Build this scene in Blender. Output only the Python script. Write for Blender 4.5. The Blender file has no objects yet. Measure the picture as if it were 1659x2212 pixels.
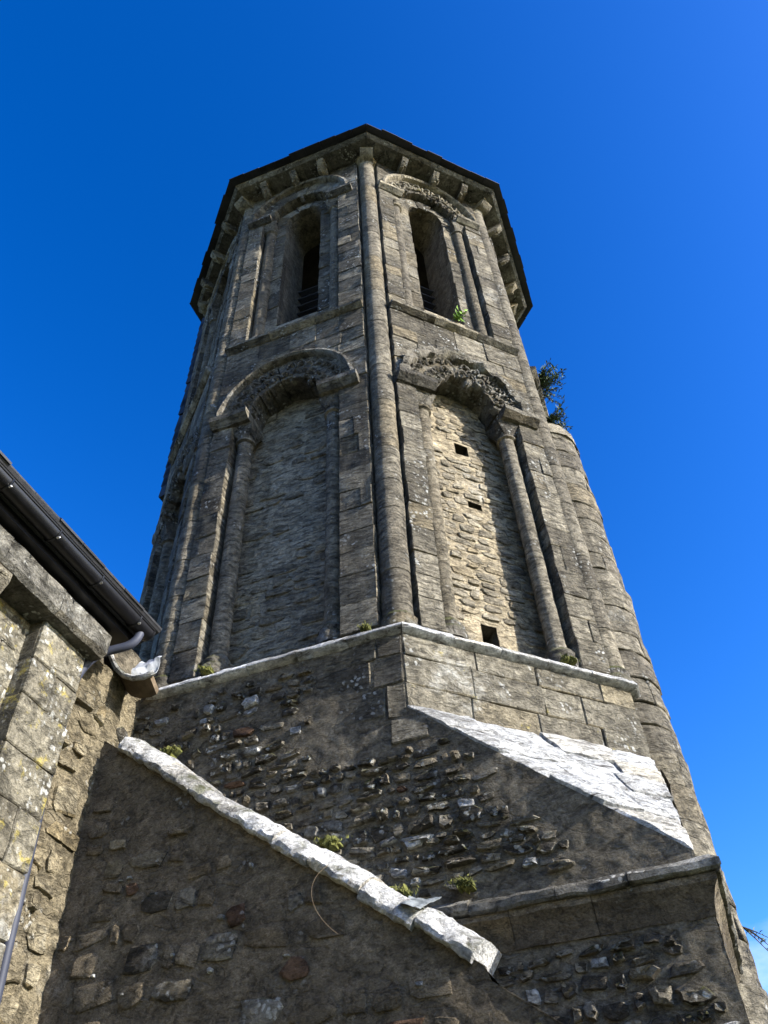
import bpy, math, random
from mathutils import Vector, Matrix, noise as mn
PI = math.pi
SC = bpy.context.scene
COL = SC.collection
rad = math.radians

# ------------------------------------------------------------------ camera, sky, sun, exposure
CAMZ = 1.6                                   # eye height; every z below is given from the eye, the ground lies at -CAMZ
PITCH, ROLL = rad(46.843), rad(-3.589)
_fw = Vector((0, math.cos(PITCH), math.sin(PITCH)))
_u0 = Vector((0, -math.sin(PITCH), math.cos(PITCH)))
_r0 = Vector((1, 0, 0))
_rt = math.cos(ROLL) * _r0 + math.sin(ROLL) * _u0
_up = -math.sin(ROLL) * _r0 + math.cos(ROLL) * _u0
cam = bpy.data.cameras.new('camera')
cam.sensor_fit = 'VERTICAL'; cam.sensor_height = 36.0; cam.sensor_width = 27.0
cam.lens = 36.0 * 1752.775 / 2212.0
cam.clip_start = 0.05; cam.clip_end = 5000
camo = bpy.data.objects.new('camera', cam); COL.objects.link(camo)
camo.matrix_world = Matrix(((_rt.x, _up.x, -_fw.x, 0), (_rt.y, _up.y, -_fw.y, 0), (_rt.z, _up.z, -_fw.z, CAMZ), (0, 0, 0, 1)))
SC.camera = camo

SUN_AZ, SUN_EL = rad(-20.8), rad(26.0)       # azimuth counted from +X towards +Y
sun = bpy.data.lights.new('sun', 'SUN'); sun.energy = 5.0; sun.angle = rad(0.53); sun.color = (1.0, 0.965, 0.9)
suno = bpy.data.objects.new('sun', sun); COL.objects.link(suno)
sd = Vector((math.cos(SUN_EL) * math.cos(SUN_AZ), math.cos(SUN_EL) * math.sin(SUN_AZ), math.sin(SUN_EL)))
suno.rotation_euler = sd.to_track_quat('Z', 'Y').to_euler(); suno.location = sd * 60

world = bpy.data.worlds.new('World'); SC.world = world; world.use_nodes = True
wt = world.node_tree; wt.nodes.clear()
sky = wt.nodes.new('ShaderNodeTexSky'); sky.sky_type = 'NISHITA'; sky.sun_disc = False
sky.sun_elevation = SUN_EL; sky.sun_rotation = PI / 2 - SUN_AZ
sky.altitude = 100; sky.air_density = 1.0; sky.dust_density = 0.7; sky.ozone_density = 3.0
hsv = wt.nodes.new('ShaderNodeHueSaturation'); hsv.inputs['Saturation'].default_value = 1.235; hsv.inputs['Hue'].default_value = 0.512; hsv.inputs['Value'].default_value = 1.0
gam = wt.nodes.new('ShaderNodeGamma'); gam.inputs['Gamma'].default_value = 1.3
wt.links.new(sky.outputs[0], gam.inputs['Color']); wt.links.new(gam.outputs[0], hsv.inputs['Color'])
wtc = wt.nodes.new('ShaderNodeTexCoord')
wmap = wt.nodes.new('ShaderNodeMapping'); wmap.inputs['Scale'].default_value = (1, 1, 2.2); wt.links.new(wtc.outputs['Generated'], wmap.inputs['Vector'])
wn = wt.nodes.new('ShaderNodeTexNoise'); wn.inputs['Scale'].default_value = 2.6; wn.inputs['Detail'].default_value = 8; wn.inputs['Roughness'].default_value = 0.62
wt.links.new(wmap.outputs[0], wn.inputs['Vector'])
wr = wt.nodes.new('ShaderNodeMapRange'); wr.inputs['From Min'].default_value = 0.47; wr.inputs['From Max'].default_value = 0.72; wt.links.new(wn.outputs['Fac'], wr.inputs['Value'])
wsep = wt.nodes.new('ShaderNodeSeparateXYZ'); wt.links.new(wtc.outputs['Generated'], wsep.inputs[0])
wel = wt.nodes.new('ShaderNodeMapRange'); wel.inputs['From Min'].default_value = 0.33; wel.inputs['From Max'].default_value = 0.22; wt.links.new(wsep.outputs['Z'], wel.inputs['Value'])
wmul = wt.nodes.new('ShaderNodeMath'); wmul.operation = 'MULTIPLY'; wt.links.new(wr.outputs[0], wmul.inputs[0]); wt.links.new(wel.outputs[0], wmul.inputs[1])
wmix = wt.nodes.new('ShaderNodeMixRGB'); wmix.inputs['Color2'].default_value = (6.0, 6.3, 6.8, 1); wt.links.new(wmul.outputs[0], wmix.inputs['Fac']); wt.links.new(hsv.outputs[0], wmix.inputs['Color1'])
bg = wt.nodes.new('ShaderNodeBackground'); bg.inputs['Strength'].default_value = 0.092; wt.links.new(wmix.outputs[0], bg.inputs['Color'])
wo = wt.nodes.new('ShaderNodeOutputWorld'); wt.links.new(bg.outputs[0], wo.inputs['Surface'])

SC.view_settings.view_transform = 'Standard'; SC.view_settings.look = 'None'
SC.view_settings.gamma = 1.0; SC.view_settings.use_curve_mapping = False
SC.view_settings.exposure = 1.5
SC.cycles.max_bounces = 6; SC.cycles.diffuse_bounces = 4

# ------------------------------------------------------------------ materials
class NT:
    def __init__(s, name):
        s.m = bpy.data.materials.new(name); s.m.use_nodes = True
        s.t = s.m.node_tree; s.t.nodes.clear()
    def n(s, typ, **kw):
        x = s.t.nodes.new(typ)
        for k, v in kw.items():
            if k in x.inputs.keys(): x.inputs[k].default_value = v
            else: setattr(x, k, v)
        return x
    def l(s, a, b): s.t.links.new(a, b)
    def math(s, op, a, b=None, clamp=False):
        x = s.t.nodes.new('ShaderNodeMath'); x.operation = op; x.use_clamp = clamp
        for i, v in enumerate((a, b)):
            if v is None: continue
            if isinstance(v, (int, float)): x.inputs[i].default_value = v
            else: s.l(v, x.inputs[i])
        return x.outputs[0]
    def mix(s, f, a, b):
        x = s.t.nodes.new('ShaderNodeMixRGB')
        for i, v in enumerate((f, a, b)):
            if isinstance(v, (int, float)): x.inputs[i].default_value = v
            elif isinstance(v, tuple): x.inputs[i].default_value = (*v, 1)
            else: s.l(v, x.inputs[i])
        return x.outputs[0]
    def rng(s, v, a, b, c=0.0, d=1.0):
        x = s.t.nodes.new('ShaderNodeMapRange'); s.l(v, x.inputs[0])
        for i, q in enumerate((a, b, c, d)): x.inputs[i + 1].default_value = q
        return x.outputs[0]
    def noise(s, vec, scale, detail=5, rough=.6, dist=0.0):
        x = s.n('ShaderNodeTexNoise', Scale=scale, Detail=detail, Roughness=rough, Distortion=dist); s.l(vec, x.inputs['Vector']); return x.outputs['Fac']
    def mapv(s, vec, sc, loc=(0, 0, 0)):
        x = s.n('ShaderNodeMapping'); x.inputs['Scale'].default_value = sc; x.inputs['Location'].default_value = loc; s.l(vec, x.inputs['Vector']); return x.outputs[0]
    def out(s, col, rough=.9, height=None, bstr=.8, bdist=.02, metal=0.0, spec=.25):
        p = s.n('ShaderNodeBsdfPrincipled')
        if isinstance(col, tuple): p.inputs['Base Color'].default_value = (*col, 1)
        else: s.l(col, p.inputs['Base Color'])
        if isinstance(rough, (int, float)): p.inputs['Roughness'].default_value = rough
        else: s.l(rough, p.inputs['Roughness'])
        p.inputs['Metallic'].default_value = metal; p.inputs['Specular IOR Level'].default_value = spec
        if height is not None:
            b = s.n('ShaderNodeBump', Strength=bstr, Distance=bdist); s.l(height, b.inputs['Height']); s.l(b.outputs[0], p.inputs['Normal'])
        o = s.n('ShaderNodeOutputMaterial'); s.l(p.outputs[0], o.inputs['Surface'])
        return s.m

def stone_mat(name, c1, c2, dark, white=0.0, yellow=0.0, moss=0.0, bump=1.0, bdist=.03, stretch=4.0, var=.5, darkamt=.6, streak=.4, wcol=(.62, .61, .56), blot=0.5, finesc=1.0, crack=0.0):
    t = NT(name)
    g = t.n('ShaderNodeNewGeometry'); P = g.outputs['Position']
    oi = t.n('ShaderNodeObjectInfo')
    rnd = t.math('FRACT', t.math('ADD', oi.outputs['Random'], t.math('MULTIPLY', g.outputs['Random Per Island'], 7.31)))
    rnd2 = t.math('FRACT', t.math('MULTIPLY', rnd, 13.7))
    n1 = t.noise(P, 1.4, 5, .6)
    n2 = t.noise(P, 11.0 * finesc, 10, .74)
    n3 = t.noise(t.mapv(P, (1, 1, stretch)), 8.0 * finesc, 9, .7, .6)
    n4 = t.noise(t.mapv(P, (1, 1, 1), (5.3, 1.7, 9.1)), 4.0, 6, .65)
    big = t.math('ADD', t.math('MULTIPLY', n1, .6), t.math('MULTIPLY', n4, .4))
    f = t.math('ADD', big, t.math('MULTIPLY', t.math('SUBTRACT', rnd, .5), var))
    col = t.mix(t.rng(f, .3, .7), c1, c2)
    # individual stones lean to grey or to ochre
    col = t.mix(t.rng(rnd2, .75, 1.0, 0, .45), col, (c2[0] * 1.12, c2[1] * .98, c2[2] * .72))
    # grain
    n5 = t.noise(t.mapv(P, (1, 1, 1.6), (3.1, 8.2, 1.4)), 38.0 * finesc, 5, .7)
    gr = t.math('MULTIPLY', t.rng(n2, .32, .68, .5, 1.4), t.rng(n5, .3, .7, .55, 1.4))
    mg = t.n('ShaderNodeMixRGB', blend_type='MULTIPLY'); mg.inputs[0].default_value = 1.0; t.l(col, mg.inputs[1])
    cg = t.n('ShaderNodeCombineXYZ'); t.l(gr, cg.inputs[0]); t.l(gr, cg.inputs[1]); t.l(gr, cg.inputs[2]); t.l(cg.outputs[0], mg.inputs[2])
    col = mg.outputs[0]
    # black weather crust in blotches and in the fissures
    crust = t.math('MULTIPLY', t.rng(n4, .45, .62), t.rng(n2, .35, .6))
    col = t.mix(t.math('MULTIPLY', crust, blot), col, dark)
    fis = t.rng(n3, .46, .34)
    col = t.mix(t.math('MULTIPLY', fis, darkamt), col, dark)
    # vertical run-off streaks
    if streak:
        st = t.noise(t.mapv(P, (6, 6, .35)), 1.6, 5, .6)
        col = t.mix(t.math('MULTIPLY', t.rng(st, .52, .72), streak), col, dark)
    h = t.math('ADD', t.math('ADD', t.math('MULTIPLY', n2, .8), t.math('MULTIPLY', n5, .35)), t.math('MULTIPLY', t.rng(n3, .3, .5), .55))
    if crack:
        cv = t.n('ShaderNodeMixRGB'); cv.inputs[0].default_value = .2; t.l(t.mapv(P, (1, 1, 1.7)), cv.inputs[1])
        cz = t.n('ShaderNodeTexNoise', Scale=5.0, Detail=4.0); t.l(P, cz.inputs['Vector']); t.l(cz.outputs['Color'], cv.inputs[2])
        ve = t.n('ShaderNodeTexVoronoi', Scale=6.5, feature='DISTANCE_TO_EDGE'); t.l(cv.outputs[0], ve.inputs['Vector'])
        cm = t.math('MULTIPLY', t.rng(ve.outputs['Distance'], .05, .012), t.rng(n4, .42, .56))
        col = t.mix(t.math('MULTIPLY', cm, crack), col, dark)
        h = t.math('SUBTRACT', h, t.math('MULTIPLY', cm, .5 * crack))
    if white:
        wv = t.n('ShaderNodeMixRGB'); wv.inputs[0].default_value = .06; t.l(P, wv.inputs[1])
        nz = t.n('ShaderNodeTexNoise', Scale=14.0, Detail=3.0); t.l(P, nz.inputs['Vector']); t.l(nz.outputs['Color'], wv.inputs[2])
        v = t.n('ShaderNodeTexVoronoi', Scale=26.0); t.l(wv.outputs[0], v.inputs['Vector'])
        wm = t.math('MULTIPLY', t.rng(v.outputs['Distance'], .42, .28), t.rng(n4, .68 - .4 * white, .78 - .4 * white))
        wp = t.math('MULTIPLY', t.rng(n1, .72 - .35 * white, .82 - .35 * white), t.rng(n2, .42, .6))
        wm = t.math('MAXIMUM', wm, wp)
        wm = t.math('MULTIPLY', wm, min(1, .55 + white * .5))
        col = t.mix(wm, col, wcol)
        h = t.math('ADD', h, t.math('MULTIPLY', wm, .12))
    if yellow:
        yn = t.noise(t.mapv(P, (1, 1, 1), (2.1, 7.7, 3.3)), 9.0, 6, .7)
        ym = t.rng(yn, .66 - .25 * yellow, .74 - .25 * yellow)
        col = t.mix(t.math('MULTIPLY', ym, .75), col, (.36, .29, .07))
    if moss:
        sp = t.n('ShaderNodeSeparateXYZ'); t.l(g.outputs['Normal'], sp.inputs[0])
        mm = t.math('MULTIPLY', t.rng(sp.outputs['Z'], .15, .6), t.rng(n4, .6 - .3 * moss, .7 - .3 * moss))
        col = t.mix(t.math('MULTIPLY', mm, .85), col, (.09, .095, .025))
    return t.out(col, .93, h, min(1.0, bump), bdist * 2.1 * bump, spec=.12)

M = {}
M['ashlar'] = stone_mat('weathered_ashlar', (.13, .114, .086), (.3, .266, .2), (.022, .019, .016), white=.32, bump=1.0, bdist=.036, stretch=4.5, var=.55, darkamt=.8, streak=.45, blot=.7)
M['shaft'] = stone_mat('shaft_stone', (.145, .126, .096), (.275, .243, .183), (.022, .02, .017), white=.25, bump=1.0, bdist=.024, stretch=3.0, var=.3, darkamt=.65, streak=.5, blot=.75)
M['carved'] = stone_mat('eroded_carving', (.12, .108, .088), (.29, .26, .205), (.018, .016, .013), white=.4, moss=.6, bump=1.3, bdist=.05, stretch=1.3, var=.4, darkamt=.95, streak=0, blot=.85)
M['infill'] = stone_mat('infill_stone', (.21, .18, .132), (.385, .335, .248), (.042, .036, .027), white=.15, bump=1.0, bdist=.03, stretch=4.0, var=.45, darkamt=.75, streak=.3, blot=.45)
M['mortar'] = stone_mat('lime_mortar', (.17, .145, .105), (.36, .306, .22), (.03, .026, .02), white=.18, bump=1.2, bdist=.036, stretch=1.8, var=.0, darkamt=.65, streak=.4, blot=.8, finesc=1.3, crack=.3)
M['joint'] = stone_mat('joint_mortar', (.07, .062, .046), (.17, .148, .11), (.022, .02, .016), bump=.9, bdist=.02, stretch=2.0, var=.0, streak=.2)
M['rubble'] = stone_mat('rubble_stone', (.09, .077, .059), (.31, .272, .207), (.022, .02, .016), white=.45, moss=.3, bump=1.2, bdist=.036, stretch=2.5, var=1.0, darkamt=.75, streak=0, blot=.75, crack=.4)
M['rubble_pale'] = stone_mat('pale_quartz_stone', (.2, .195, .185), (.46, .455, .44), (.05, .05, .046), white=.5, bump=1.0, bdist=.025, stretch=1.5, var=.5, darkamt=.5, streak=0, blot=.3)
M['rubble_red'] = stone_mat('iron_stone', (.1, .06, .04), (.19, .115, .072), (.03, .02, .015), white=.15, bump=1.2, bdist=.03, stretch=2.0, var=.6, streak=0)
M['white'] = stone_mat('whitened_weathering', (.4, .385, .35), (.9, .9, .89), (.07, .062, .05), white=.0, bump=1.2, bdist=.04, stretch=3.5, var=.25, darkamt=.95, streak=0, blot=.75)
M['coping'] = stone_mat('lichened_coping', (.5, .48, .45), (.85, .84, .82), (.07, .06, .05), white=.3, moss=.25, bump=1.3, bdist=.045, stretch=1.5, var=.4, darkamt=.75, streak=0, blot=.55)
M['plaster'] = stone_mat('old_render', (.19, .15, .1), (.37, .3, .205), (.036, .031, .024), white=.16, bump=1.2, bdist=.035, stretch=1.6, var=.45, darkamt=.6, streak=.15, blot=.85, finesc=1.9, crack=.3)
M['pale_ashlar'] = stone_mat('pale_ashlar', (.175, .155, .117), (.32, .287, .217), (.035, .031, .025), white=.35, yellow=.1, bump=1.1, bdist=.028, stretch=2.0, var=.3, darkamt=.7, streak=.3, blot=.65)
M['nave_ashlar'] = stone_mat('nave_ashlar', (.14, .124, .093), (.275, .247, .183), (.03, .027, .022), white=.45, yellow=.38, bump=1.0, bdist=.022, stretch=1.4, var=.3, darkamt=.65, streak=.25, blot=.75)
M['nave_rubble'] = stone_mat('nave_rubble', (.24, .197, .125), (.4, .34, .228), (.045, .036, .023), white=.25, bump=1.2, bdist=.038, stretch=1.6, var=.7, darkamt=.65, streak=0, blot=.5, crack=.4)
M['cornice'] = stone_mat('cornice_stone', (.12, .112, .095), (.25, .234, .2), (.022, .02, .017), white=.35, bump=1.2, bdist=.025, stretch=1.3, var=.3, darkamt=.85, streak=0, blot=.8)
M['corbel'] = stone_mat('corbel_stone', (.21, .185, .137), (.37, .33, .252), (.032, .028, .022), white=.25, yellow=.1, bump=1.1, bdist=.025, stretch=1.5, var=.4, darkamt=.7, streak=0, blot=.65)

def plain(name, c1, c2, rough, sc=8.0, bump=.3, bdist=.01, metal=0.0, spec=.3):
    t = NT(name); g = t.n('ShaderNodeNewGeometry'); oi = t.n('ShaderNodeObjectInfo')
    n = t.noise(g.outputs['Position'], sc, 6, .65)
    f = t.math('ADD', n, t.math('MULTIPLY', t.math('SUBTRACT', t.math('FRACT', t.math('ADD', oi.outputs['Random'], t.math('MULTIPLY', g.outputs['Random Per Island'], 5.7))), .5), .35))
    return t.out(t.mix(t.rng(f, .3, .7), c1, c2), rough, n, bump, bdist, metal, spec)
M['slate'] = plain('slate', (.012, .012, .014), (.03, .03, .034), .55, 10, .5)
M['gutter'] = plain('black_gutter', (.002, .002, .003), (.005, .005, .007), .4, 14, .3, .004, 0, .35)
M['pipe'] = plain('grey_pipe', (.02, .023, .036), (.036, .04, .06), .6, 5, .15, .003, 0, .3)
M['lead'] = plain('lead_sheet', (.22, .23, .235), (.5, .51, .515), .55, 14, .5, .01, .2, .4)
M['lead_dull'] = plain('dull_lead', (.1, .11, .11), (.3, .315, .31), .6, 20, .8, .012, .2, .3)
M['clay'] = plain('brown_clay', (.05, .036, .022), (.15, .11, .07), .85, 9, .8, .02)
M['wood'] = plain('dark_louvre_wood', (.03, .026, .022), (.07, .06, .05), .8, 12, .6)
M['screw'] = plain('zinc_screw', (.3, .3, .3), (.45, .45, .45), .35, 20, .1, .002, .8, .5)
M['moss'] = plain('moss', (.045, .05, .012), (.13, .13, .03), .95, 30, 1.0, .02)
M['leaf'] = plain('leaf', (.02, .04, .014), (.06, .1, .03), .6, 12, .2)
M['fern'] = plain('fern_leaf', (.1, .2, .02), (.2, .34, .04), .6, 12, .2)
M['twig'] = plain('twig', (.03, .022, .015), (.07, .05, .035), .85, 20, .5)
M['straw'] = plain('dry_stem', (.14, .1, .06), (.24, .18, .11), .85, 20, .3)
M['ground'] = plain('mown_grass_ground', (.06, .07, .025), (.1, .105, .045), .95, 3.0, .6, .02)

# ------------------------------------------------------------------ builders
def base_of(p):
    v = Vector((0, 0, 0))
    while p is not None: v = v + p.location; p = p.parent
    return v
def make(name, vs, fs, mat, parent=None, smooth=True, kind=None):
    b = base_of(parent)
    me = bpy.data.meshes.new(name)
    me.from_pydata([(v[0] - b.x, v[1] - b.y, v[2] - b.z) for v in vs], [], fs)
    me.materials.append(M[mat])
    if smooth: me.polygons.foreach_set('use_smooth', [True] * len(me.polygons))
    me.update()
    if smooth: me.set_sharp_from_angle(angle=rad(32))
    o = bpy.data.objects.new(name, me); COL.objects.link(o)
    if parent is not None: o.parent = parent
    if kind: o['kind'] = kind
    return o
def empty(name, loc, parent=None):
    o = bpy.data.objects.new(name, None); COL.objects.link(o); o.empty_display_size = .2
    if parent is not None: o.parent = parent; loc = Vector(loc) - base_of(parent)
    o.location = loc
    return o
def thing(name, loc, label, cat, group=None):
    return tag(empty(name, loc), label, cat, group)
def tag(o, label, cat, group=None):
    o['label'] = label; o['category'] = cat
    if group: o['group'] = group
    return o
class Sink:
    """takes pieces one by one: each its own object, or (joined) all merged by name into one part of kind stuff"""
    def __init__(s, parent, joined=False): s.p = parent; s.j = joined; s.acc = {}
    def add(s, name, vf, mat, smooth=True):
        vs, fs = vf
        if not s.j: return make(name, vs, fs, mat, s.p, smooth)
        a = s.acc.setdefault((name, mat), ([], [])); k = len(a[0])
        a[0].extend(vs); a[1].extend([tuple(i + k for i in f) for f in fs])
    def flush(s):
        for (nm, mat), (vs, fs) in s.acc.items():
            make(nm, vs, fs, mat, s.p, True, 'stuff')
        s.acc = {}
class Frame:
    """a vertical plane: a runs to the right seen from outside, d outwards, z up (from the eye)"""
    def __init__(s, o, ang):
        s.o = Vector((o[0], o[1])); s.n = Vector((math.cos(ang), math.sin(ang))); s.t = Vector((-s.n.y, s.n.x)); s.ang = ang
    def pt(s, a, z, d=0.0):
        return (s.o.x + s.t.x * a + s.n.x * d, s.o.y + s.t.y * a + s.n.y * d, z + CAMZ)
    def loc(s, x, y):
        w = Vector((x, y)) - s.o; return w.dot(s.t), w.dot(s.n)
    def arch(s, ca, cz):
        return lambda a, r, d=0.0: s.pt(ca - r * math.cos(a), cz + r * math.sin(a), d)   # a from 0 (left spring) to pi (right spring)
    def off(s, d, a=0.0):
        f = Frame((s.o.x + s.n.x * d + s.t.x * a, s.o.y + s.n.y * d + s.t.y * a), s.ang); return f
def nz(p, sc, seed=0.0):
    return mn.noise(Vector((p[0] * sc + seed, p[1] * sc - seed, p[2] * sc + seed * .37)))
def fbm(p, sc, seed=0.0):
    return nz(p, sc, seed) * .6 + nz(p, sc * 2.3, seed + 9) * .3 + nz(p, sc * 5.1, seed + 4) * .15
RNG = random.Random(7)

def gblock(m, a0, a1, b0, b1, d0, d1, nx=4, ny=3, rough=.008, gap=.005, rnd=.012, jag=.006, seed=0, clip=None, freq=7.0, asc=1.0, tilt=.01):
    """a stone with a worn front: m(a,b,d)->point; asc converts a to metres (arch and drum stones)"""
    r = random.Random(seed * 7919 + int(a0 * 1000) * 31 + int(b0 * 1000))
    g = gap / asc
    a0 += g; a1 -= g; b0 += gap; b1 -= gap
    cj = [[(r.uniform(-jag, jag) / asc, r.uniform(-jag, jag)) for _ in range(2)] for _ in range(2)]
    ti, tj, base = r.uniform(-tilt, tilt), r.uniform(-tilt, tilt), r.uniform(-.006, .006)
    vs = []; sd_ = r.uniform(0, 50)
    ea_, eb_ = min(.3, rnd / asc / (a1 - a0)), min(.3, rnd / (b1 - b0))
    SS = [0.0] + [ea_ + (1 - 2 * ea_) * i / (nx - 2) for i in range(nx - 1)] + [1.0]
    QQ = [0.0] + [eb_ + (1 - 2 * eb_) * j / (ny - 2) for j in range(ny - 1)] + [1.0]
    for j in range(ny + 1):
        for i in range(nx + 1):
            s, q = SS[i], QQ[j]
            ja = sum(cj[x][y][0] * (s if x else 1 - s) * (q if y else 1 - q) for x in (0, 1) for y in (0, 1))
            jb = sum(cj[x][y][1] * (s if x else 1 - s) * (q if y else 1 - q) for x in (0, 1) for y in (0, 1))
            a = a0 + (a1 - a0) * s + ja; b = b0 + (b1 - b0) * q + jb
            ea, eb = i in (0, nx), j in (0, ny)
            # worn outline
            p = m(a, b, d0)
            if ea: a += nz(p, 9, sd_) * jag / asc
            if eb: b += nz(p, 9, sd_ + 3) * jag
            if ea and eb:
                a += (1 if i == 0 else -1) * rnd * .4 / asc; b += (1 if j == 0 else -1) * rnd * .4
            cl = False
            if clip:
                da, db_ = a - clip[0], b - clip[1]; L = math.hypot(da, db_)
                if db_ > -.02 and L < clip[2]:
                    L = max(L, 1e-4); a = clip[0] + da / L * clip[2]; b = clip[1] + db_ / L * clip[2]; cl = True
            d = d0 + base + ti * (s - .5) * 2 + tj * (q - .5) * 2 + rough * 1.6 * fbm(p, freq, sd_)
            if ea or eb: d -= rnd * (1.5 if ea and eb else 1.0)
            vs.append(m(a, b, d))
    fs = []
    w = nx + 1
    for j in range(ny):
        for i in range(nx): fs.append((j * w + i, j * w + i + 1, (j + 1) * w + i + 1, (j + 1) * w + i))
    ring = [i for i in range(w)] + [j * w + nx for j in range(1, ny + 1)] + [ny * w + i for i in range(nx - 1, -1, -1)] + [j * w for j in range(ny - 1, 0, -1)]
    k = len(vs)
    for idx in ring:
        j, i = divmod(idx, w); s, q = SS[i], QQ[j]
        a = a0 + (a1 - a0) * s; b = b0 + (b1 - b0) * q
        if clip:
            da, db_ = a - clip[0], b - clip[1]; L = math.hypot(da, db_)
            if db_ > -.02 and L < clip[2]: L = max(L, 1e-4); a = clip[0] + da / L * clip[2]; b = clip[1] + db_ / L * clip[2]
        vs.append(m(a, b, d1))
    n = len(ring)
    for q in range(n): fs.append((ring[q], k + q, k + (q + 1) % n, ring[(q + 1) % n]))
    return vs, fs

def blob(fr, a, z, ra, rz, h, seed, d=0.0, rot=0.0, sink=.02, rough=.3):
    """a rubble stone bedded in mortar: angular outline, broken uneven face"""
    r = random.Random(seed); n = r.choice((7, 8, 9, 10)); vs = []; fs = []
    ex = r.uniform(.4, .75); ph = r.uniform(0, 6); tx, ty = r.uniform(-.5, .5), r.uniform(-.5, .5)
    radii = [r.uniform(.72, 1.1) for _ in range(n)]
    for ring, (sc, hh) in enumerate(((1.03, -sink), (1.0, h * .45), (.86, h * .95), (.45, h))):
        for k in range(n):
            t = 2 * PI * k / n + .2 * math.sin(ph + 2.3 * k)
            c, s = math.cos(t), math.sin(t)
            x = math.copysign(abs(c) ** ex, c) * sc * radii[k]; y = math.copysign(abs(s) ** ex, s) * sc * radii[k]
            hz = hh + (h * (tx * x + ty * y) * .6 + r.uniform(-rough, rough) * h if ring > 1 else (r.uniform(-.2, .2) * h if ring == 1 else 0))
            x *= ra; y *= rz
            x, y = x * math.cos(rot) - y * math.sin(rot), x * math.sin(rot) + y * math.cos(rot)
            vs.append(fr.pt(a + x, z + y, d + hz))
    for ring in range(3):
        for k in range(n):
            fs.append((ring * n + k, ring * n + (k + 1) % n, (ring + 1) * n + (k + 1) % n, (ring + 1) * n + k))
    vs.append(fr.pt(a + r.uniform(-.2, .2) * ra, z + r.uniform(-.2, .2) * rz, d + h * r.uniform(.75, 1.2)))
    for k in range(n): fs.append((3 * n + k, 3 * n + (k + 1) % n, 4 * n))
    return vs, fs

def sheet(m, a0, a1, zf0, zf1, d, na, nb, amp, freq=4.0, seed=0.0, holes=()):
    """an uneven wall face; zf0, zf1 give bottom and top at a"""
    vs = []; fs = []
    for j in range(nb + 1):
        for i in range(na + 1):
            a = a0 + (a1 - a0) * i / na; lo, hi = zf0(a), zf1(a); z = lo + (hi - lo) * j / nb
            p = m(a, z, d); vs.append(m(a, z, d + amp * fbm(p, freq, seed)))
    w = na + 1
    for j in range(nb):
        for i in range(na):
            ac = a0 + (a1 - a0) * (i + .5) / na; lo, hi = zf0(ac), zf1(ac); zc = lo + (hi - lo) * (j + .5) / nb
            if any(h[0] < ac < h[1] and h[2] < zc < h[3] for h in holes): continue
            fs.append((j * w + i, j * w + i + 1, (j + 1) * w + i + 1, (j + 1) * w + i))
    return vs, fs

def box(fr, a0, a1, z0, z1, d0, d1):
    vs = [fr.pt(a, z, d) for d in (d0, d1) for z in (z0, z1) for a in (a0, a1)]
    return vs, [(0, 2, 3, 1), (4, 5, 7, 6), (0, 1, 5, 4), (2, 6, 7, 3), (0, 4, 6, 2), (1, 3, 7, 5)]

def prism(fr, prof, a0, a1, na=1, wob=0.0, seed=0.0, miter0=0.0, miter1=0.0):
    """profile [(d,z)...] (closed, counter-clockwise seen along -a) drawn along a; miter shifts the ends by d*miter"""
    vs = []; fs = []; n = len(prof)
    for i in range(na + 1):
        for (d, z) in prof:
            s = i / na; e0 = a0 + miter0 * d; e1 = a1 + miter1 * d; a = e0 + (e1 - e0) * s
            p = fr.pt(a, z, d)
            w = wob * fbm(p, 8, seed); w2 = wob * fbm(p, 8, seed + 20)
            vs.append(fr.pt(a, z + w2, d + w))
    for i in range(na):
        for k in range(n):
            fs.append((i * n + k, (i + 1) * n + k, (i + 1) * n + (k + 1) % n, i * n + (k + 1) % n))
    fs.append(tuple(range(n))); fs.append(tuple(reversed(range(na * n, na * n + n))))
    return vs, fs

def lathe(cx, cy, prof, n=16, wob=0.0, seed=0.0, cap=True):
    """prof [(r,z)...] bottom to top about a vertical axis"""
    vs = []; fs = []
    for (r, z) in prof:
        for k in range(n):
            t = 2 * PI * k / n; p = (cx + r * math.cos(t), cy + r * math.sin(t), z + CAMZ)
            rr = r + wob * fbm(p, 9, seed)
            vs.append((cx + rr * math.cos(t), cy + rr * math.sin(t), z + CAMZ))
    for j in range(len(prof) - 1):
        for k in range(n): fs.append((j * n + k, j * n + (k + 1) % n, (j + 1) * n + (k + 1) % n, (j + 1) * n + k))
    if cap: fs.append(tuple(reversed(range(n)))); fs.append(tuple(range((len(prof) - 1) * n, len(prof) * n)))
    return vs, fs

def tube(pts, r0, r1=None, n=8):
    pts = [Vector(p) for p in pts]; r1 = r0 if r1 is None else r1
    vs = []; fs = []; prev = None
    for i, p in enumerate(pts):
        d = (pts[min(i + 1, len(pts) - 1)] - pts[max(i - 1, 0)]).normalized()
        if prev is None:
            x = d.orthogonal().normalized()
        else:
            x = (prev - d * prev.dot(d)).normalized()
        prev = x; y = d.cross(x); r = r0 + (r1 - r0) * i / max(1, len(pts) - 1)
        for k in range(n):
            t = 2 * PI * k / n; v = p + x * (r * math.cos(t)) + y * (r * math.sin(t)); vs.append(tuple(v))
    for i in range(len(pts) - 1):
        for k in range(n): fs.append((i * n + k, i * n + (k + 1) % n, (i + 1) * n + (k + 1) % n, (i + 1) * n + k))
    fs.append(tuple(reversed(range(n)))); fs.append(tuple(range((len(pts) - 1) * n, len(pts) * n)))
    return vs, fs

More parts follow.
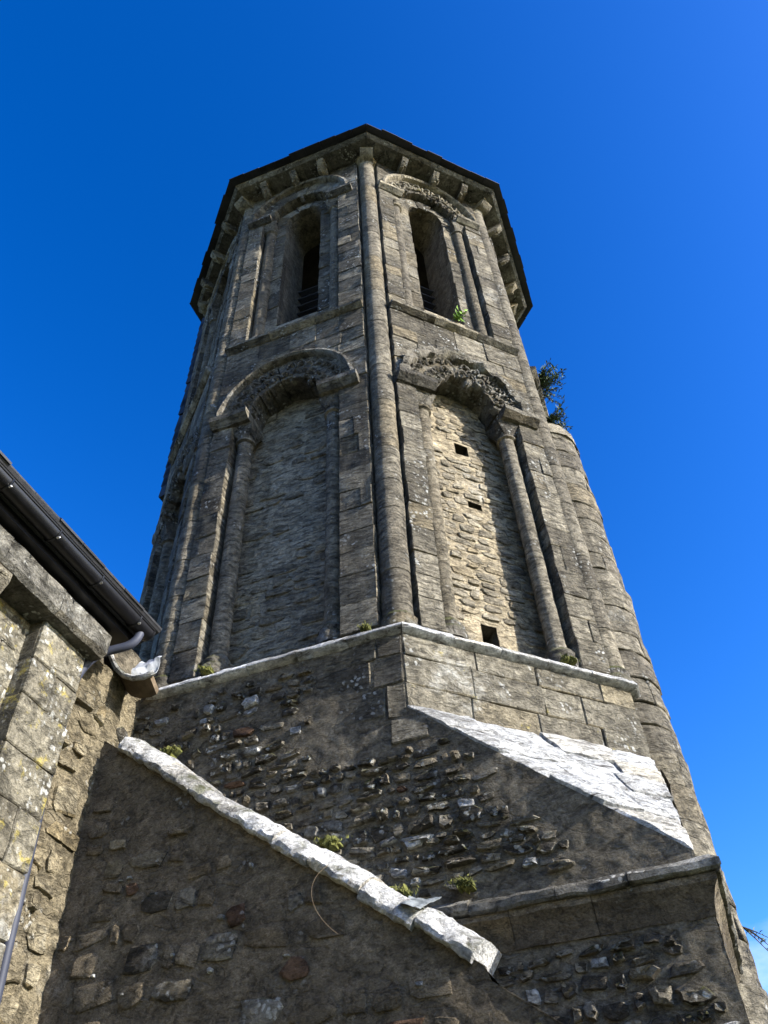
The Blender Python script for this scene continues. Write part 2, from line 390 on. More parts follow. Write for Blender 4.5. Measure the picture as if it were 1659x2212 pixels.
# ------------------------------------------------------------------ plan of the place
R = 2.6
CX, CY = -.05 * R, 2.732 * R                      # tower axis
PHI = rad(-85.576)                                # direction of the corner that points at the viewer
C8 = math.cos(PI / 8); S8 = math.sin(PI / 8)
DU, DB = .98 * R * C8, .995 * R * C8              # wall planes of the upper and of the lower stage
A_L, A_R = PHI - PI / 8, PHI + PI / 8
def face_frame(ang, dist):
    return Frame((CX + math.cos(ang) * dist, CY + math.sin(ang) * dist), ang)
FL, FR = face_frame(A_L, DU), face_frame(A_R, DU)             # upper stage
BL, BR = face_frame(A_L, DB), face_frame(A_R, DB)             # lower stage
GZ = -CAMZ
def reg(k, r): return Vector((CX + r * math.cos(PHI + k * PI / 4), CY + r * math.sin(PHI + k * PI / 4)))
corner = {k: reg(k, .98 * R) for k in range(-4, 4)}
def v2(p): return Vector((p[0], p[1]))
corner[-1] = v2(FL.pt(-1.08, 0)); corner[1] = v2(FR.pt(1.03, 0)); corner[-2] = reg(-2, 1.04 * R)
# faces: k -> between corner k-1 and corner k, seen from outside left to right
def mk_face(k):
    p, q = corner[(k - 1 + 4) % 8 - 4], corner[(k + 4) % 8 - 4]
    if k == 0: return FL, -1.08, .975, -.1
    if k == 1: return FR, -.975, 1.03, .01
    e = (q - p); L = e.length; e /= L; n = Vector((e.y, -e.x)); mid = (p + q) / 2
    if n.dot(mid - Vector((CX, CY))) < 0: n = -n
    return Frame(mid, math.atan2(n.y, n.x)), -L / 2, L / 2, 0.0

# ------------------------------------------------------------------ ground
gs = 600
gv = []; gf = []
N = 24
for j in range(N + 1):
    for i in range(N + 1):
        x = (i / N * 2 - 1); y = (j / N * 2 - 1)
        gv.append((math.copysign(abs(x) ** 2.2, x) * gs, math.copysign(abs(y) ** 2.2, y) * gs, -.004))
for j in range(N):
    for i in range(N): gf.append((j * (N + 1) + i, j * (N + 1) + i + 1, (j + 1) * (N + 1) + i + 1, (j + 1) * (N + 1) + i))
go = make('ground', gv, gf, 'ground'); go['kind'] = 'structure'

# ------------------------------------------------------------------ the tower
tower = thing('church_tower', (CX, CY, 0), 'tall octagonal stone belfry tower with arched recesses under a slate roof', 'tower')
Z_L, Z_S, Z_TOP = 3.68, 8.42, 12.88               # ledge, string course, wall top
SPR_LO, SPR_UP = 7.0, 11.92

# solid core of the lower stage of the belfry walls
def ring_pts(d):
    out = []
    for k in range(-4, 4):
        c = corner[k]; v = c - Vector((CX, CY)); out.append(Vector((CX, CY)) + v * (1 - d / C8 / v.length))
    return out
cp = ring_pts(.6)
vs = [(p.x, p.y, z + CAMZ) for z in (3.4, 8.5) for p in cp]
fs = [(i, (i + 1) % 8, 8 + (i + 1) % 8, 8 + i) for i in range(8)] + [tuple(reversed(range(8))), tuple(range(8, 16))]
make('core_wall', vs, fs, 'mortar', tower, False)
vs = [(p.x, p.y, z + CAMZ) for z in (12.6, 12.8) for p in cp]
make('belfry_ceiling', vs, fs, 'wood', tower, False)

def arch_plate(fr, a0, a1, z0, z1, ca, hw, zs, zp, d, dback):
    """wall plate with an arched opening and its reveal"""
    n = 14
    prof = [(ca - hw, zs), (ca - hw, zp)] + [(ca - hw * math.cos(PI * i / n), zp + hw * math.sin(PI * i / n)) for i in range(1, n)] + [(ca + hw, zp), (ca + hw, zs)]
    vs = []; fs = []
    def q(*pp):
        k = len(vs); vs.extend(fr.pt(*p) for p in pp); fs.append(tuple(range(k, k + len(pp))))
    for dd, fl in ((d, False), (dback, True)):
        def qq(*pp): q(*[(x, y, dd) for x, y in (reversed(pp) if fl else pp)])
        qq((a0, z0), (ca - hw, z0), (ca - hw, z1), (a0, z1)); qq((ca + hw, z0), (a1, z0), (a1, z1), (ca + hw, z1)); qq((ca - hw, z0), (ca + hw, z0), (ca + hw, zs), (ca - hw, zs))
        ar = prof[1:-1]
        for i in range(len(ar) - 1):
            p, r = ar[i], ar[i + 1]; qq(p, r, (r[0], z1), (p[0], z1))
    for i in range(len(prof)):
        p, r = prof[i], prof[(i + 1) % len(prof)]
        q((*p, d), (*p, dback), (*r, dback), (*r, d))
    return vs, fs

def hood(fr, ca, cz, r0, r1, dp, na=30, wob=.012, seed=0, cut=(0, PI)):
    prof = [(r0, 0.0), (r0 + .01, dp * .75), (r0 + (r1 - r0) * .5, dp), (r1, dp * .9), (r1, -.05), (r0, -.05)]
    vs = []; fs = []; n = len(prof)
    for i in range(na + 1):
        t = cut[0] + (cut[1] - cut[0]) * i / na
        for (r, d) in prof:
            p = fr.pt(ca - r * math.cos(t), cz + r * math.sin(t), d)
            e = wob * fbm(p, 7, seed); e2 = wob * fbm(p, 7, seed + 30)
            rr = r + e
            vs.append(fr.pt(ca - rr * math.cos(t), cz + rr * math.sin(t), d + (e2 if d > 0 else 0)))
    for i in range(na):
        for k in range(n): fs.append((i * n + k, i * n + (k + 1) % n, (i + 1) * n + (k + 1) % n, (i + 1) * n + k))
    fs.append(tuple(reversed(range(n)))); fs.append(tuple(range(na * n, na * n + n)))
    return vs, fs

def column(sk, fr, a, d, z0, z1, r, seed, capital=True, side=-1):
    c = fr.pt(a, 0, d)
    prof = [(r, z0 + (z1 - z0) * i / 26) for i in range(27)]
    sk.add('colonnette', lathe(c[0], c[1], prof, 14, .008, seed, False), 'shaft')
    sk.add('base', lathe(c[0], c[1], [(r + .055, z0 - .2), (r + .06, z0 - .12), (r + .04, z0 - .08), (r + .045, z0 - .05), (r + .02, z0 - .02), (r, z0 + .01)], 14, .02, seed + 2, False), 'carved')
    if capital:
        sk.add('necking', lathe(c[0], c[1], [(r, z1 - .035), (r + .025, z1 - .02), (r + .025, z1 + .005), (r, z1 + .02)], 14, .004, seed, False), 'shaft')
        vs = []; fs = []; n = 16; lv = 5
        for j in range(lv + 1):
            s = j / lv
            for k in range(n):
                t = 2 * PI * k / n; cx, cz = math.cos(t), math.sin(t)
                q = max(abs(cx), abs(cz)); hs = .13
                rr = (1 - s) * r + s * (hs / q if s > .25 else r * 1.1)
                p = (c[0] + cx * rr, c[1] + cz * rr)
                x, y = fr.loc(*p)
                x = a + cx * rr; y = d + cz * rr
                P = fr.pt(x, z1 + s * .2, y); e = .02 * fbm(P, 11, seed)
                vs.append(fr.pt(x + e, z1 + s * .2, y + e))
        for j in range(lv):
            for k in range(n): fs.append((j * n + k, j * n + (k + 1) % n, (j + 1) * n + (k + 1) % n, (j + 1) * n + k))
        sk.add('capital', (vs, fs), 'carved')

def lumps(sk, fr, ca, cz, r, n, d, seed, size=.05):
    """broken remains of carved foliage along an arch"""
    rr = random.Random(seed)
    for i in range(n):
        t = PI * (i + .5 + rr.uniform(-.3, .3)) / n; q = r + rr.uniform(-.05, .05)
        s = size * rr.uniform(.6, 1.25)
        sk.add('carved_fragment', blob(fr, ca - q * math.cos(t), cz + q * math.sin(t), s, s * rr.uniform(.6, 1), s * rr.uniform(.5, .95), seed * 100 + i, d, rr.uniform(0, 3), .05), 'carved')

def scallops(sk, fr, ca, cz, r, n, w, h, d, seed, drop=0.0, t=.014):
    """a row of worn scallop lobes cut round an arch, opening inwards"""
    rr = random.Random(seed)
    for i in range(n):
        th = PI * (i + .5) / n
        if rr.random() < drop: continue
        j = lambda: rr.uniform(-.006, .006)
        pts = []
        for q in range(9):
            e = -PI * .58 + PI * 1.16 * q / 8
            x, y = math.sin(e) * w, math.cos(e) * h
            R_ = r + y; al = th + x / r
            pts.append(fr.pt(ca - R_ * math.cos(al) + j(), cz + R_ * math.sin(al) + j(), d + .012 * math.cos(e) + j()))
        sk.add('carved_scallop', tube(pts, t * rr.uniform(.8, 1.2), t * .8, 6), 'carved')
        R_ = r + h * .25
        sk.add('carved_boss', blob(fr, ca - R_ * math.cos(th), cz + R_ * math.sin(th), w * .38, w * .42, .03, seed * 77 + i, d - .012, rr.uniform(0, 3), .03), 'carved')

HW = .6
def build_face(k, joined):
    fr, ua, ub, ac = mk_face(k)
    wall = Sink(tower, joined); rl = 1.0 if k in (0, 1) else .35
    seed = 100 * (k + 5)
    r = random.Random(seed)
    e0, e1 = ua + (.165 if k != 0 else .15), ub - (.165 if k != 1 else .15)
    # ---- ashlar courses
    zs = [3.72]
    while zs[-1] < Z_S - .06 - .3: zs.append(zs[-1] + r.uniform(.2, .3))
    zs[-1] = Z_S - .06
    zs2 = [Z_S + .05]
    while zs2[-1] < Z_TOP - .28: zs2.append(zs2[-1] + r.uniform(.2, .29))
    zs2[-1] = Z_TOP
    for lo, ZZ, spr, rc in ((True, zs, SPR_LO, .70), (False, zs2, SPR_UP, .70)):
        for j in range(len(ZZ) - 1):
            z0, z1 = ZZ[j], ZZ[j + 1]
            clip = (ac, spr, rc)
            if z1 < spr - .02:
                spans = [(e0, ac - HW), (ac + HW, e1)]
            else:
                spans = [(e0, ac), (ac, e1)]
            for (x0, x1) in spans:
                # does the arch leave anything of this course?
                cuts = [x0]
                w = x1 - x0
                nb = max(1, round(w / r.uniform(.28, .42))) if w > .45 else 1
                if w <= .45 and r.random() < .3 and w > .26: nb = 2
                for q in range(1, nb): cuts.append(x0 + w * q / nb + r.uniform(-.05, .05))
                cuts.append(x1)
                for q in range(len(cuts) - 1):
                    a0, a1 = cuts[q], cuts[q + 1]
                    if z1 >= spr - .02:
                        far = max(math.hypot(a - ac, max(0, z - spr)) if z > spr else 9 for a in (a0, a1) for z in (z0, z1))
                        if far < rc + .02: continue
                        if z0 < spr and min(abs(a0 - ac), abs(a1 - ac)) < HW - .02:
                            a0, a1 = (min(a0, ac - HW), min(a1, ac - HW)) if a0 < ac else (max(a0, ac + HW), max(a1, ac + HW))
                            if a1 - a0 < .04: continue
                    nx = max(4, min(8, 2 + round((a1 - a0) / .07))); ny = max(4, min(6, 2 + round((z1 - z0) / .07)))
                    wall.add('ashlar_block', gblock(fr.pt, a0, a1, z0, z1, 0.0, -.34, nx, ny, .007, .002, .005, .006, seed + j * 10 + q, clip, 9.0, 1.0, .004), 'ashlar')
    # ---- bedding mortar just behind the ashlar faces
    for lo_, hi_, spr in ((3.66, Z_S - .05, SPR_LO), (Z_S, Z_TOP - .01, SPR_UP)):
        for x0, x1 in ((e0 + .006, ac - HW - .006), (ac + HW + .006, e1 - .006)):
            wall.add('bedding_mortar', box(fr, x0, x1, lo_, spr, -.3, -.011), 'joint', False)
        wall.add('bedding_mortar', sheet(fr.pt, e0 + .006, e1 - .006, lambda a: spr + math.sqrt(max(0, .72 ** 2 - (a - ac) ** 2)), lambda a: hi_, -.011, 40, 3, .0), 'joint', False)
    # ---- string course
    n = 3
    for q in range(n):
        a0 = e0 + (e1 - e0) * q / n; a1 = e0 + (e1 - e0) * (q + 1) / n
        wall.add('string_course_stone', prism(fr, [(-.1, Z_S - .07), (.01, Z_S - .065), (.07, Z_S - .02), (.075, Z_S + .012), (.0, Z_S + .05), (-.1, Z_S + .055)], a0 + .002, a1 - .002, 10, .008, seed + q), 'corbel' if q == 1 else 'ashlar')
    wall.flush()

    # ---- blind arch below
    lo = empty('blind_arch', fr.pt(ac, 3.72, 0), tower); sk = Sink(lo, joined)
    holes = ((-.03, .12, 6.42, 6.6), (.02, .16, 5.62, 5.72), (-.08, .07, 3.93, 4.18)) if k == 1 else ()
    if k in (0, 1):
        make('recess_wall', *sheet(fr.pt, ac - HW - .05, ac + HW + .05, lambda a: 3.6, lambda a: 7.6, -.305, 60, 170, .014, 8.0, k * 7.0, holes), 'infill', lo)
        for h in holes:
            vs_, fs_ = box(fr, h[0] - .02, h[1] + .02, h[2] - .02, h[3] + .02, -.6, -.335)
            make('putlog_hole', vs_, [f[::-1] for f in fs_ if f != (4, 5, 7, 6)], 'joint', lo, False)
        # coursed infill stones
        z = 3.75; ii = 0
        while z < 7.32:
            hh = r.uniform(.06, .12) if k == 1 else r.uniform(.09, .17)
            half = HW - .03 if z < SPR_LO - .1 else math.sqrt(max(.02, .47 ** 2 - max(0, z - SPR_LO) ** 2))
            a = ac - half + r.uniform(0, .04)
            while a < ac + half - .05:
                w = r.uniform(.1, .3) if k == 1 else r.uniform(.12, .34)
                w = min(w, ac + half - a)
                ii += 1
                p_ = .92 if k == 1 else (.8 if z < 5.0 else .3)
                ctr = (a + w / 2, z + hh / 2)
                hit = any(h[0] - w / 2 < ctr[0] < h[1] + w / 2 and h[2] - hh / 2 < ctr[1] < h[3] + hh / 2 for h in holes)
                if r.random() < p_ and w > .06 and not hit:
                    sk.add('infill_stone', blob(fr, ctr[0], ctr[1] + r.uniform(-.01, .01), w * .47, hh * .46, r.uniform(.005, .014), seed * 50 + ii, -.302, r.uniform(-.06, .06)), 'infill')
                a += w + r.uniform(.005, .02)
            z += hh + .004
    else:
        sk.add('recess_wall', sheet(fr.pt, ac - HW - .05, ac + HW + .05, lambda a: 3.6, lambda a: 7.6, -.305, 6, 16, .02, 5.0, k * 7.0), 'mortar')
    nv = 9 if k == 0 else 11
    for q in range(nv):
        t0, t1 = PI * q / nv, PI * (q + 1) / nv
        sk.add('voussoir', gblock(fr.arch(ac, SPR_LO), t0, t1, .40 + r.uniform(-.02, .025), .75, .005 if k != 1 else -.02, -.33, 9, 9, .03 if k == 1 else .012, .0015, .007, .01, seed + q, None, 16.0, .55, .004), 'carved')
    lumps(sk, fr, ac, SPR_LO, .42, 18, -.04, seed + 3, .035 if k == 0 else .05)
    d_ = .0 if k != 1 else -.015
    scallops(sk, fr, ac, SPR_LO, .46, 13, .048, .055, d_ + .012, seed + 5, .1 if k == 1 else .05)
    scallops(sk, fr, ac, SPR_LO, .60, 16, .052, .06, d_ + .008, seed + 6, .12 if k == 1 else .05)
    if k == 1: lumps(sk, fr, ac, SPR_LO, .70, 26, -.02, seed + 7, .04)
    if k == 0: sk.add('hood_mould', hood(fr, ac, SPR_LO, .735, .79, .085, 44, .018, seed), 'carved')
    else: sk.add('hood_mould', hood(fr, ac, SPR_LO, .68, .785, .07 * rl, 64, .07 if k == 1 else .02, seed, (0, PI)), 'carved')
    for s in (-1, 1):
        x0, x1 = sorted((ac + s * .40, ac + s * .83))
        sk.add('impost', prism(fr, [(-.33, SPR_LO - .13), (.03 * rl, SPR_LO - .13), (.1 * rl, SPR_LO - .07), (.105 * rl, SPR_LO - .005), (-.33, SPR_LO - .005)], x0, x1, 8, .012 if k == 0 else .022, seed + s), 'carved' if k == 1 else 'ashlar')
        column(sk, fr, ac + s * (HW - .1), -.14, 3.93, SPR_LO - .33, .08, seed + 9 + s)
    sk.flush()

    # ---- belfry window above
    up = empty('belfry_window', fr.pt(ac, Z_S + .07, 0), tower); sk = Sink(up, joined)
    sk.add('recess_wall', arch_plate(fr, ua + .05, ub - .05, 8.36, Z_TOP + .02, ac, .275, 8.86, SPR_UP - .05, -.22, -.72), 'mortar', False)
    # jamb stones of the opening
    for s in (-1, 1):
        z = Z_S + .08; q = 0
        while z < SPR_UP - .06:
            h = min(r.uniform(.26, .42), SPR_UP - .05 - z)
            if SPR_UP - .05 - z - h < .12: h = SPR_UP - .05 - z
            x0, x1 = sorted((ac + s * .275, ac + s * .455)); q += 1
            sk.add('jamb_stone', gblock(fr.pt, x0, x1, z, z + h, -.125, -.26, 5, 6, .006, .002, .006, .003, seed + q + 40 * s), 'ashlar'); z += h
    z = Z_S + .08
    while z < 8.85:
        h = .2; sk.add('apron_stone', gblock(fr.pt, ac - .275, ac + .275, z, min(z + h, 8.87), -.13, -.26, 6, 4, .006, .002, .006, .003, seed + int(z * 10)), 'ashlar'); z += h
    for q in range(5):
        t0, t1 = PI * q / 5, PI * (q + 1) / 5
        sk.add('window_voussoir', gblock(fr.arch(ac, SPR_UP - .05), t0, t1, .275, .47, -.125, -.26, 6, 5, .006, .002, .006, .003, seed + q, None, 7.0, .35), 'ashlar')
    sk.add('sill', prism(fr, [(-.72, 8.84), (-.11, 8.8), (-.11, 8.86), (-.72, 9.0)], ac - .28, ac + .28, 4, .004, seed), 'corbel')
    for q in range(9):
        z = 9.0 + q * .2
        sk.add('louvre_slat', prism(fr, [(-.78, z + .1), (-.62, z), (-.62, z + .02), (-.78, z + .12)], ac - .275, ac + .275, 1), 'wood', False)
    nv = 11
    for q in range(nv):
        t0, t1 = PI * q / nv, PI * (q + 1) / nv
        sk.add('voussoir', gblock(fr.arch(ac, SPR_UP), t0, t1, .46, .74, .0 if k != 1 else -.025, -.26, 7, 7, .012, .002, .006, .005, seed + q + 70, None, 14.0, .6, .004), 'ashlar' if k == 0 else 'carved')
    if k == 1:
        # interlaced scrolls carved round the arch
        for q in range(11):
            t = PI * (q + .5) / 11; cr = .585; ca_, cz_ = ac - cr * math.cos(t), SPR_UP + cr * math.sin(t)
            pts = [fr.pt(ca_ + .062 * math.cos(w) * 1.1, cz_ + .07 * math.sin(w), .005 + .015 * math.sin(3 * w + q)) for w in [2 * PI * z / 16 + q for z in range(15)]]
            sk.add('carved_scroll', tube(pts, .02, .014, 6), 'corbel')
        lumps(sk, fr, ac, SPR_UP, .5, 14, -.02, seed + 21, .03)
    if k == 0: lumps(sk, fr, ac, SPR_UP, .48, 9, -.03, seed + 21, .035)
    sk.add('hood_mould', hood(fr, ac, SPR_UP, .725, .785, .085 * rl, 44, .01, seed + 50), 'ashlar' if k == 0 else 'corbel')
    for s in (-1, 1):
        x0, x1 = sorted((ac + s * .455, ac + s * .83))
        sk.add('impost', prism(fr, [(-.25, SPR_UP - .1), (.02 * rl, SPR_UP - .1), (.085 * rl, SPR_UP - .05), (.09 * rl, SPR_UP - .002), (-.25, SPR_UP - .002)], x0, x1, 8, .012, seed + s + 60), 'corbel' if k == 1 else 'carved')
        column(sk, fr, ac + s * (HW - .085), -.13, Z_S + .24, SPR_UP - .29, .08, seed + 69 + s)
    sk.flush()
for k in range(-3, 5): build_face(k, k not in (0, 1))

# ---- corner shafts
def shaft(k):
    c = corner[k]; v = (c - Vector((CX, CY))).normalized(); p = c - v * .13
    e = empty('corner_shaft', (p.x, p.y, 3.7 + CAMZ), tower)
    r = random.Random(k + 40); z = 3.72; q = 0
    while z < 12.62:
        h = min(r.uniform(.34, .75), 12.64 - z)
        if 12.64 - z - h < .2: h = 12.64 - z
        rr = .122
        pr = [(rr - .006, z + .001), (rr, z + .006)] + [(rr, z + h * s) for s in (.15, .3, .45, .6, .75, .88)] + [(rr, z + h - .006), (rr - .006, z + h - .001)]
        make('drum', *lathe(p.x, p.y, pr, 20, .012, k * 3.0 + q * .02), 'shaft', e); z += h; q += 1
    make('shaft_core', *lathe(p.x, p.y, [(.105, 3.6), (.105, 12.6)], 12), 'joint', e)
    make('shaft_base', *lathe(p.x, p.y, [(.17, 3.6), (.165, 3.7), (.14, 3.75), (.145, 3.79), (.12, 3.83)], 18, .012, k), 'carved', e)
    make('shaft_capital', *lathe(p.x, p.y, [(.12, 12.6), (.125, 12.7), (.14, 12.72), (.13, 12.74), (.165, 12.8), (.18, 12.86)], 14, .03, k + 5), 'corbel', e)
for k in range(-4, 4): shaft(k)

# ---- ledge round the foot of the octagon
def oct_ring(r): return [reg(k, r) for k in range(-4, 4)]
T8 = math.tan(PI / 8)
hwB = .995 * R * S8
for k in range(-3, 5):
    fr = face_frame(PHI + (k - .5) * PI / 4, DB)
    n = 5
    for q in range(n):
        a0 = -hwB + 2 * hwB * q / n; a1 = -hwB + 2 * hwB * (q + 1) / n
        if k in (0, 1): 
            jit = RNG.uniform(-.06, .06)
        m0 = -T8 if q == 0 else 0.0; m1 = T8 if q == n - 1 else 0.0
        make('ledge_stone', *prism(fr, [(-.3, 3.56), (.0, 3.565), (.05, 3.59), (.06, 3.598), (.06, 3.606), (.032, 3.648), (-.06, 3.685), (-.3, 3.70)], a0 + .003, a1 - .003, 12, .012, q + k * 9.0, m0, m1), 'white', tower)

# ---- lower stage: square below, chamfered to the octagon by a sloping broach
UQ = 2.43                                     # square corner in the frame BL
ZB, ZAPEX = 2.97, 1.74
def top_r(a): return ZB + (ZAPEX - ZB) * (a - hwB) / (UQ - hwB)
make('base_wall', *sheet(BL.pt, -1.75, hwB, lambda a: .5, lambda a: 3.6, 0.0, 170, 190, .0045, 12.0, 1.0), 'mortar', tower)
make('base_wall', *sheet(BL.pt, -2.43, UQ, lambda a: GZ - .1, lambda a: .52, 0.0, 40, 20, .03, 3.5, 1.0), 'mortar', tower)
make('base_wall', *sheet(BL.pt, -2.43, -1.74, lambda a: .5, lambda a: 3.6, 0.0, 6, 20, .03, 3.5, 1.0), 'mortar', tower)
make('base_wall', *sheet(BL.pt, hwB, UQ, lambda a: .5, top_r, 0.0, 90, 140, .0045, 12.0, 1.0), 'mortar', tower)
FQ = Frame(BL.pt(UQ, 0)[:2], A_L + PI / 2)    # the square's next side, turning away on the right
make('base_wall', *sheet(FQ.pt, 0, 4.8, lambda a: GZ - .1, lambda a: ZAPEX if a < .01 else (ZAPEX + (ZB - ZAPEX) * min(1, a / (UQ - hwB))), 0.0, 40, 60, .03, 3.5, 2.0), 'mortar', tower)
pb = [Vector(BL.pt(-2.43, 0)[:2]), Vector(BL.pt(UQ, 0)[:2]), Vector(BL.pt(UQ, 0, -4.8)[:2]), Vector(BL.pt(-2.43, 0, -4.8)[:2])]
inn = [p + (Vector((CX, CY)) - p) * .06 for p in pb]
vs = [(p.x, p.y, z) for z in (-.2, 1.55 + CAMZ) for p in inn]
make('base_core', vs, [(0, 1, 5, 4), (1, 2, 6, 5), (2, 3, 7, 6), (3, 0, 4, 7), (4, 5, 6, 7)], 'mortar', tower, False)
cb = [reg(k, .97 * R) for k in range(-4, 4)]
vs = [(p.x, p.y, z + CAMZ) for z in (1.0, 3.62) for p in cb]
make('drum_wall', vs, [(i, (i + 1) % 8, 8 + (i + 1) % 8, 8 + i) for i in range(8)] + [tuple(range(8, 16))], 'mortar', tower, False)

# ashlar of the diagonal face under the ledge
r = random.Random(5)
zz = [2.9, 3.16, 3.4, 3.6]
asink = Sink(tower)
for j in range(3):
    x = -hwB; i = 0
    while x < hwB - .02:
        w = r.uniform(.34, .6)
        if hwB - x - w < .25: w = hwB - x
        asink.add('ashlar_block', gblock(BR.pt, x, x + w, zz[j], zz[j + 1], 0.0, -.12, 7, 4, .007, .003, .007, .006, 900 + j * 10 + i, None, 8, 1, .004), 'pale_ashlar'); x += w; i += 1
# quoins on the shaded side of that corner
for j, (w0, w1) in enumerate(((.3, .0), (.52, .0), (.42, .0))):
    z0, z1 = zz[j], zz[j + 1]
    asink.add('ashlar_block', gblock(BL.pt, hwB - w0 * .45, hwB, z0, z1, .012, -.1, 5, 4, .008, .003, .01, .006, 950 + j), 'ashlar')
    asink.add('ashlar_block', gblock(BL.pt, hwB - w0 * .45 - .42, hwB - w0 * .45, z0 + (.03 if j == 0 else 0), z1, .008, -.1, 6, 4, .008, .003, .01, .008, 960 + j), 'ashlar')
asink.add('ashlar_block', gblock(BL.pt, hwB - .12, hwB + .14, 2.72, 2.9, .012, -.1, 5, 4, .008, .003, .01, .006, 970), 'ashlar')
# broach: slabs of whitened stone running from the diagonal face out to the square corner
A0 = Vector(BR.pt(-hwB, ZB)); A1 = Vector(BR.pt(hwB, ZB)); AP = Vector(BL.pt(UQ, ZAPEX))
nrm = (A1 - A0).cross(AP - A0).normalized()
if nrm.z < 0: nrm = -nrm
def broach(s, q, d):
    # s along the top edge, q from top (0) to apex (1)
    p = A0 + (A1 - A0) * s; p = p + (AP - p) * q
    return tuple(p + nrm * d)
rows = [0, .2, .38, .56, .74, 1.0]; rr_ = random.Random(11)
for j in range(5):
    q0, q1 = rows[j], rows[j + 1]; nb = (4, 4, 3, 2, 1)[j]
    cuts = [0] + [i / nb + rr_.uniform(-.06, .06) for i in range(1, nb)] + [1]
    for i in range(nb):
        s0, s1 = cuts[i], cuts[i + 1]
        nx, ny = max(7, int(24 / nb)), 9
        vs = []; fs = []
        for dd in (0, 1):
            for b in range(ny + 1):
                for a in range(nx + 1):
                    s = s0 + (s1 - s0) * a / nx; q = q0 + (q1 - q0) * b / ny * (.985 if j < 4 else 1)
                    p = broach(s, q, 0)
                    d = .03 - dd * .12 + (.014 * math.sin(j * 2.7 + i * 4.1) if not dd else 0)
                    if not dd:
                        d += .022 * fbm(p, 9, j) - (.02 if (a in (0, nx) or b in (0, ny)) else 0) + .006 * (4 - j) * 0
                    vs.append(broach(s, q, d))
        w = nx + 1; K = w * (ny + 1)
        for b in range(ny):
            for a in range(nx): fs.append((b * w + a, (b + 1) * w + a, (b + 1) * w + a + 1, b * w + a + 1))
        for a in range(nx): fs.append((a, a + 1, K + a + 1, K + a)); fs.append((ny * w + a + 1, ny * w + a, K + ny * w + a, K + ny * w + a + 1))
        for b in range(ny): fs.append(((b + 1) * w, b * w, K + b * w, K + (b + 1) * w)); fs.append((b * w + nx, (b + 1) * w + nx, K + (b + 1) * w + nx, K + b * w + nx))
        make('broach_slab', vs, fs, 'white', tower)

# band at the foot of the broach: a thin weathered slab over a hollow moulding
slab = [(-.1, 1.60), (.085, 1.60), (.1, 1.612), (.098, 1.645), (.06, 1.675), (-.1, 1.74)]
mould = [(-.1, 1.42), (.008, 1.425), (.015, 1.48), (.04, 1.54), (.065, 1.565), (.066, 1.597), (-.1, 1.597)]
rr_ = random.Random(14)
for fr, a0, a1, m0, m1 in ((BL, .95, UQ + .005, 0, 1.0), (FQ, .0, 3.0, -1.0, 0)):
    for prof, step, mat, wob in ((slab, .36, 'cornice', .014), (mould, .52, 'plaster', .012)):
        n = round((a1 - a0) / step); cuts = [a0 + (a1 - a0) * q / n + (rr_.uniform(-.07, .07) if 0 < q < n else 0) for q in range(n + 1)]
        for q in range(n):
            dz = rr_.uniform(-.008, .008) if prof is slab else 0
            make('band_stone', *prism(fr, [(d + (rr_.uniform(-.004, .004) if d > 0 else 0), z + dz) for d, z in prof], cuts[q] + .002, cuts[q + 1] - .002, 14, wob, q * 3.0 + step * 10, m0 if q == 0 else 0, m1 if q == n - 1 else 0), mat, tower)

# rubble of the shaded wall
def pack(fr, inside, a0, a1, z0, z1, seed, hrange, wrange, prob, proud, skip=None):
    r = random.Random(seed); out = []; z = z0; i = 0
    while z < z1:
        hh = r.uniform(*hrange); a = a0 + r.uniform(-.1, .1); drift = r.uniform(-.02, .02)
        while a < a1:
            w = r.uniform(*wrange) * (1 if r.random() > .25 else .55); i += 1
            h2 = hh * r.uniform(.65, 1.0)
            c = (a + w / 2, z + hh / 2 + r.uniform(-.014, .014) + .03 * math.sin(a * 2.1 + z * 3))
            if r.random() < prob(c) and inside(c[0], c[1], w / 2, h2 / 2):
                out.append((c[0], c[1], w * .485, h2 * .48, r.uniform(*proud) * (1.0 if r.random() < .82 else 1.8), seed * 1000 + i, r.gauss(0, .12)))
            a += w + r.uniform(.002, .018)
        z += hh + r.uniform(.0, .015)
    return out
COP0, COP1 = (-.94, 2.985), (1.325, 1.338)       # line of the gable's coping in (a, z)
def cop_z(a): return COP0[1] + (COP1[1] - COP0[1]) * (a - COP0[0]) / (COP1[0] - COP0[0])
def in_rub(a, z, w, h):
    if a - w < -1.6 or a + w > UQ - .03 or z + h > 3.52: return False
    if a + w > hwB - .65 and z + h > 2.68 and a < hwB + .2: return False
    if a + w > hwB and z + h > top_r(a + w) - .06: return False
    if z < cop_z(a) - .25: return False
    if 1.4 < z + h and z - h < 1.76 and a + w > .95: return False
    # a smooth patch of old render under the slope
    if a > 1.45 and z > 1.72 and z > top_r(a) - .36: return False
    return True
st = pack(BL, in_rub, -1.6, UQ, .6, 3.55, 3, (.045, .1), (.06, .2), lambda c: 1.0 if c[1] < 2.8 else .75, (.006, .026))
def show(s): # nearer, larger stones first
    return -(s[2] * s[3]) * (1.0 if s[1] > 1.5 else .5)
st.sort(key=show)
rs = random.Random(9)
mass = Sink(tower, True)
single = Sink(tower)
for i, s in enumerate(st):
    m = 'rubble'; x = rs.random()
    if x < .07: m = 'rubble_pale'
    elif x < .085: m = 'rubble_red'
    (single if i < 290 else mass).add('rubble_stone' if i < 290 else 'small_rubble', blob(BL, s[0], s[1], s[2], s[3], s[4], s[5], 0.005, s[6], .05), m)
mass.flush()

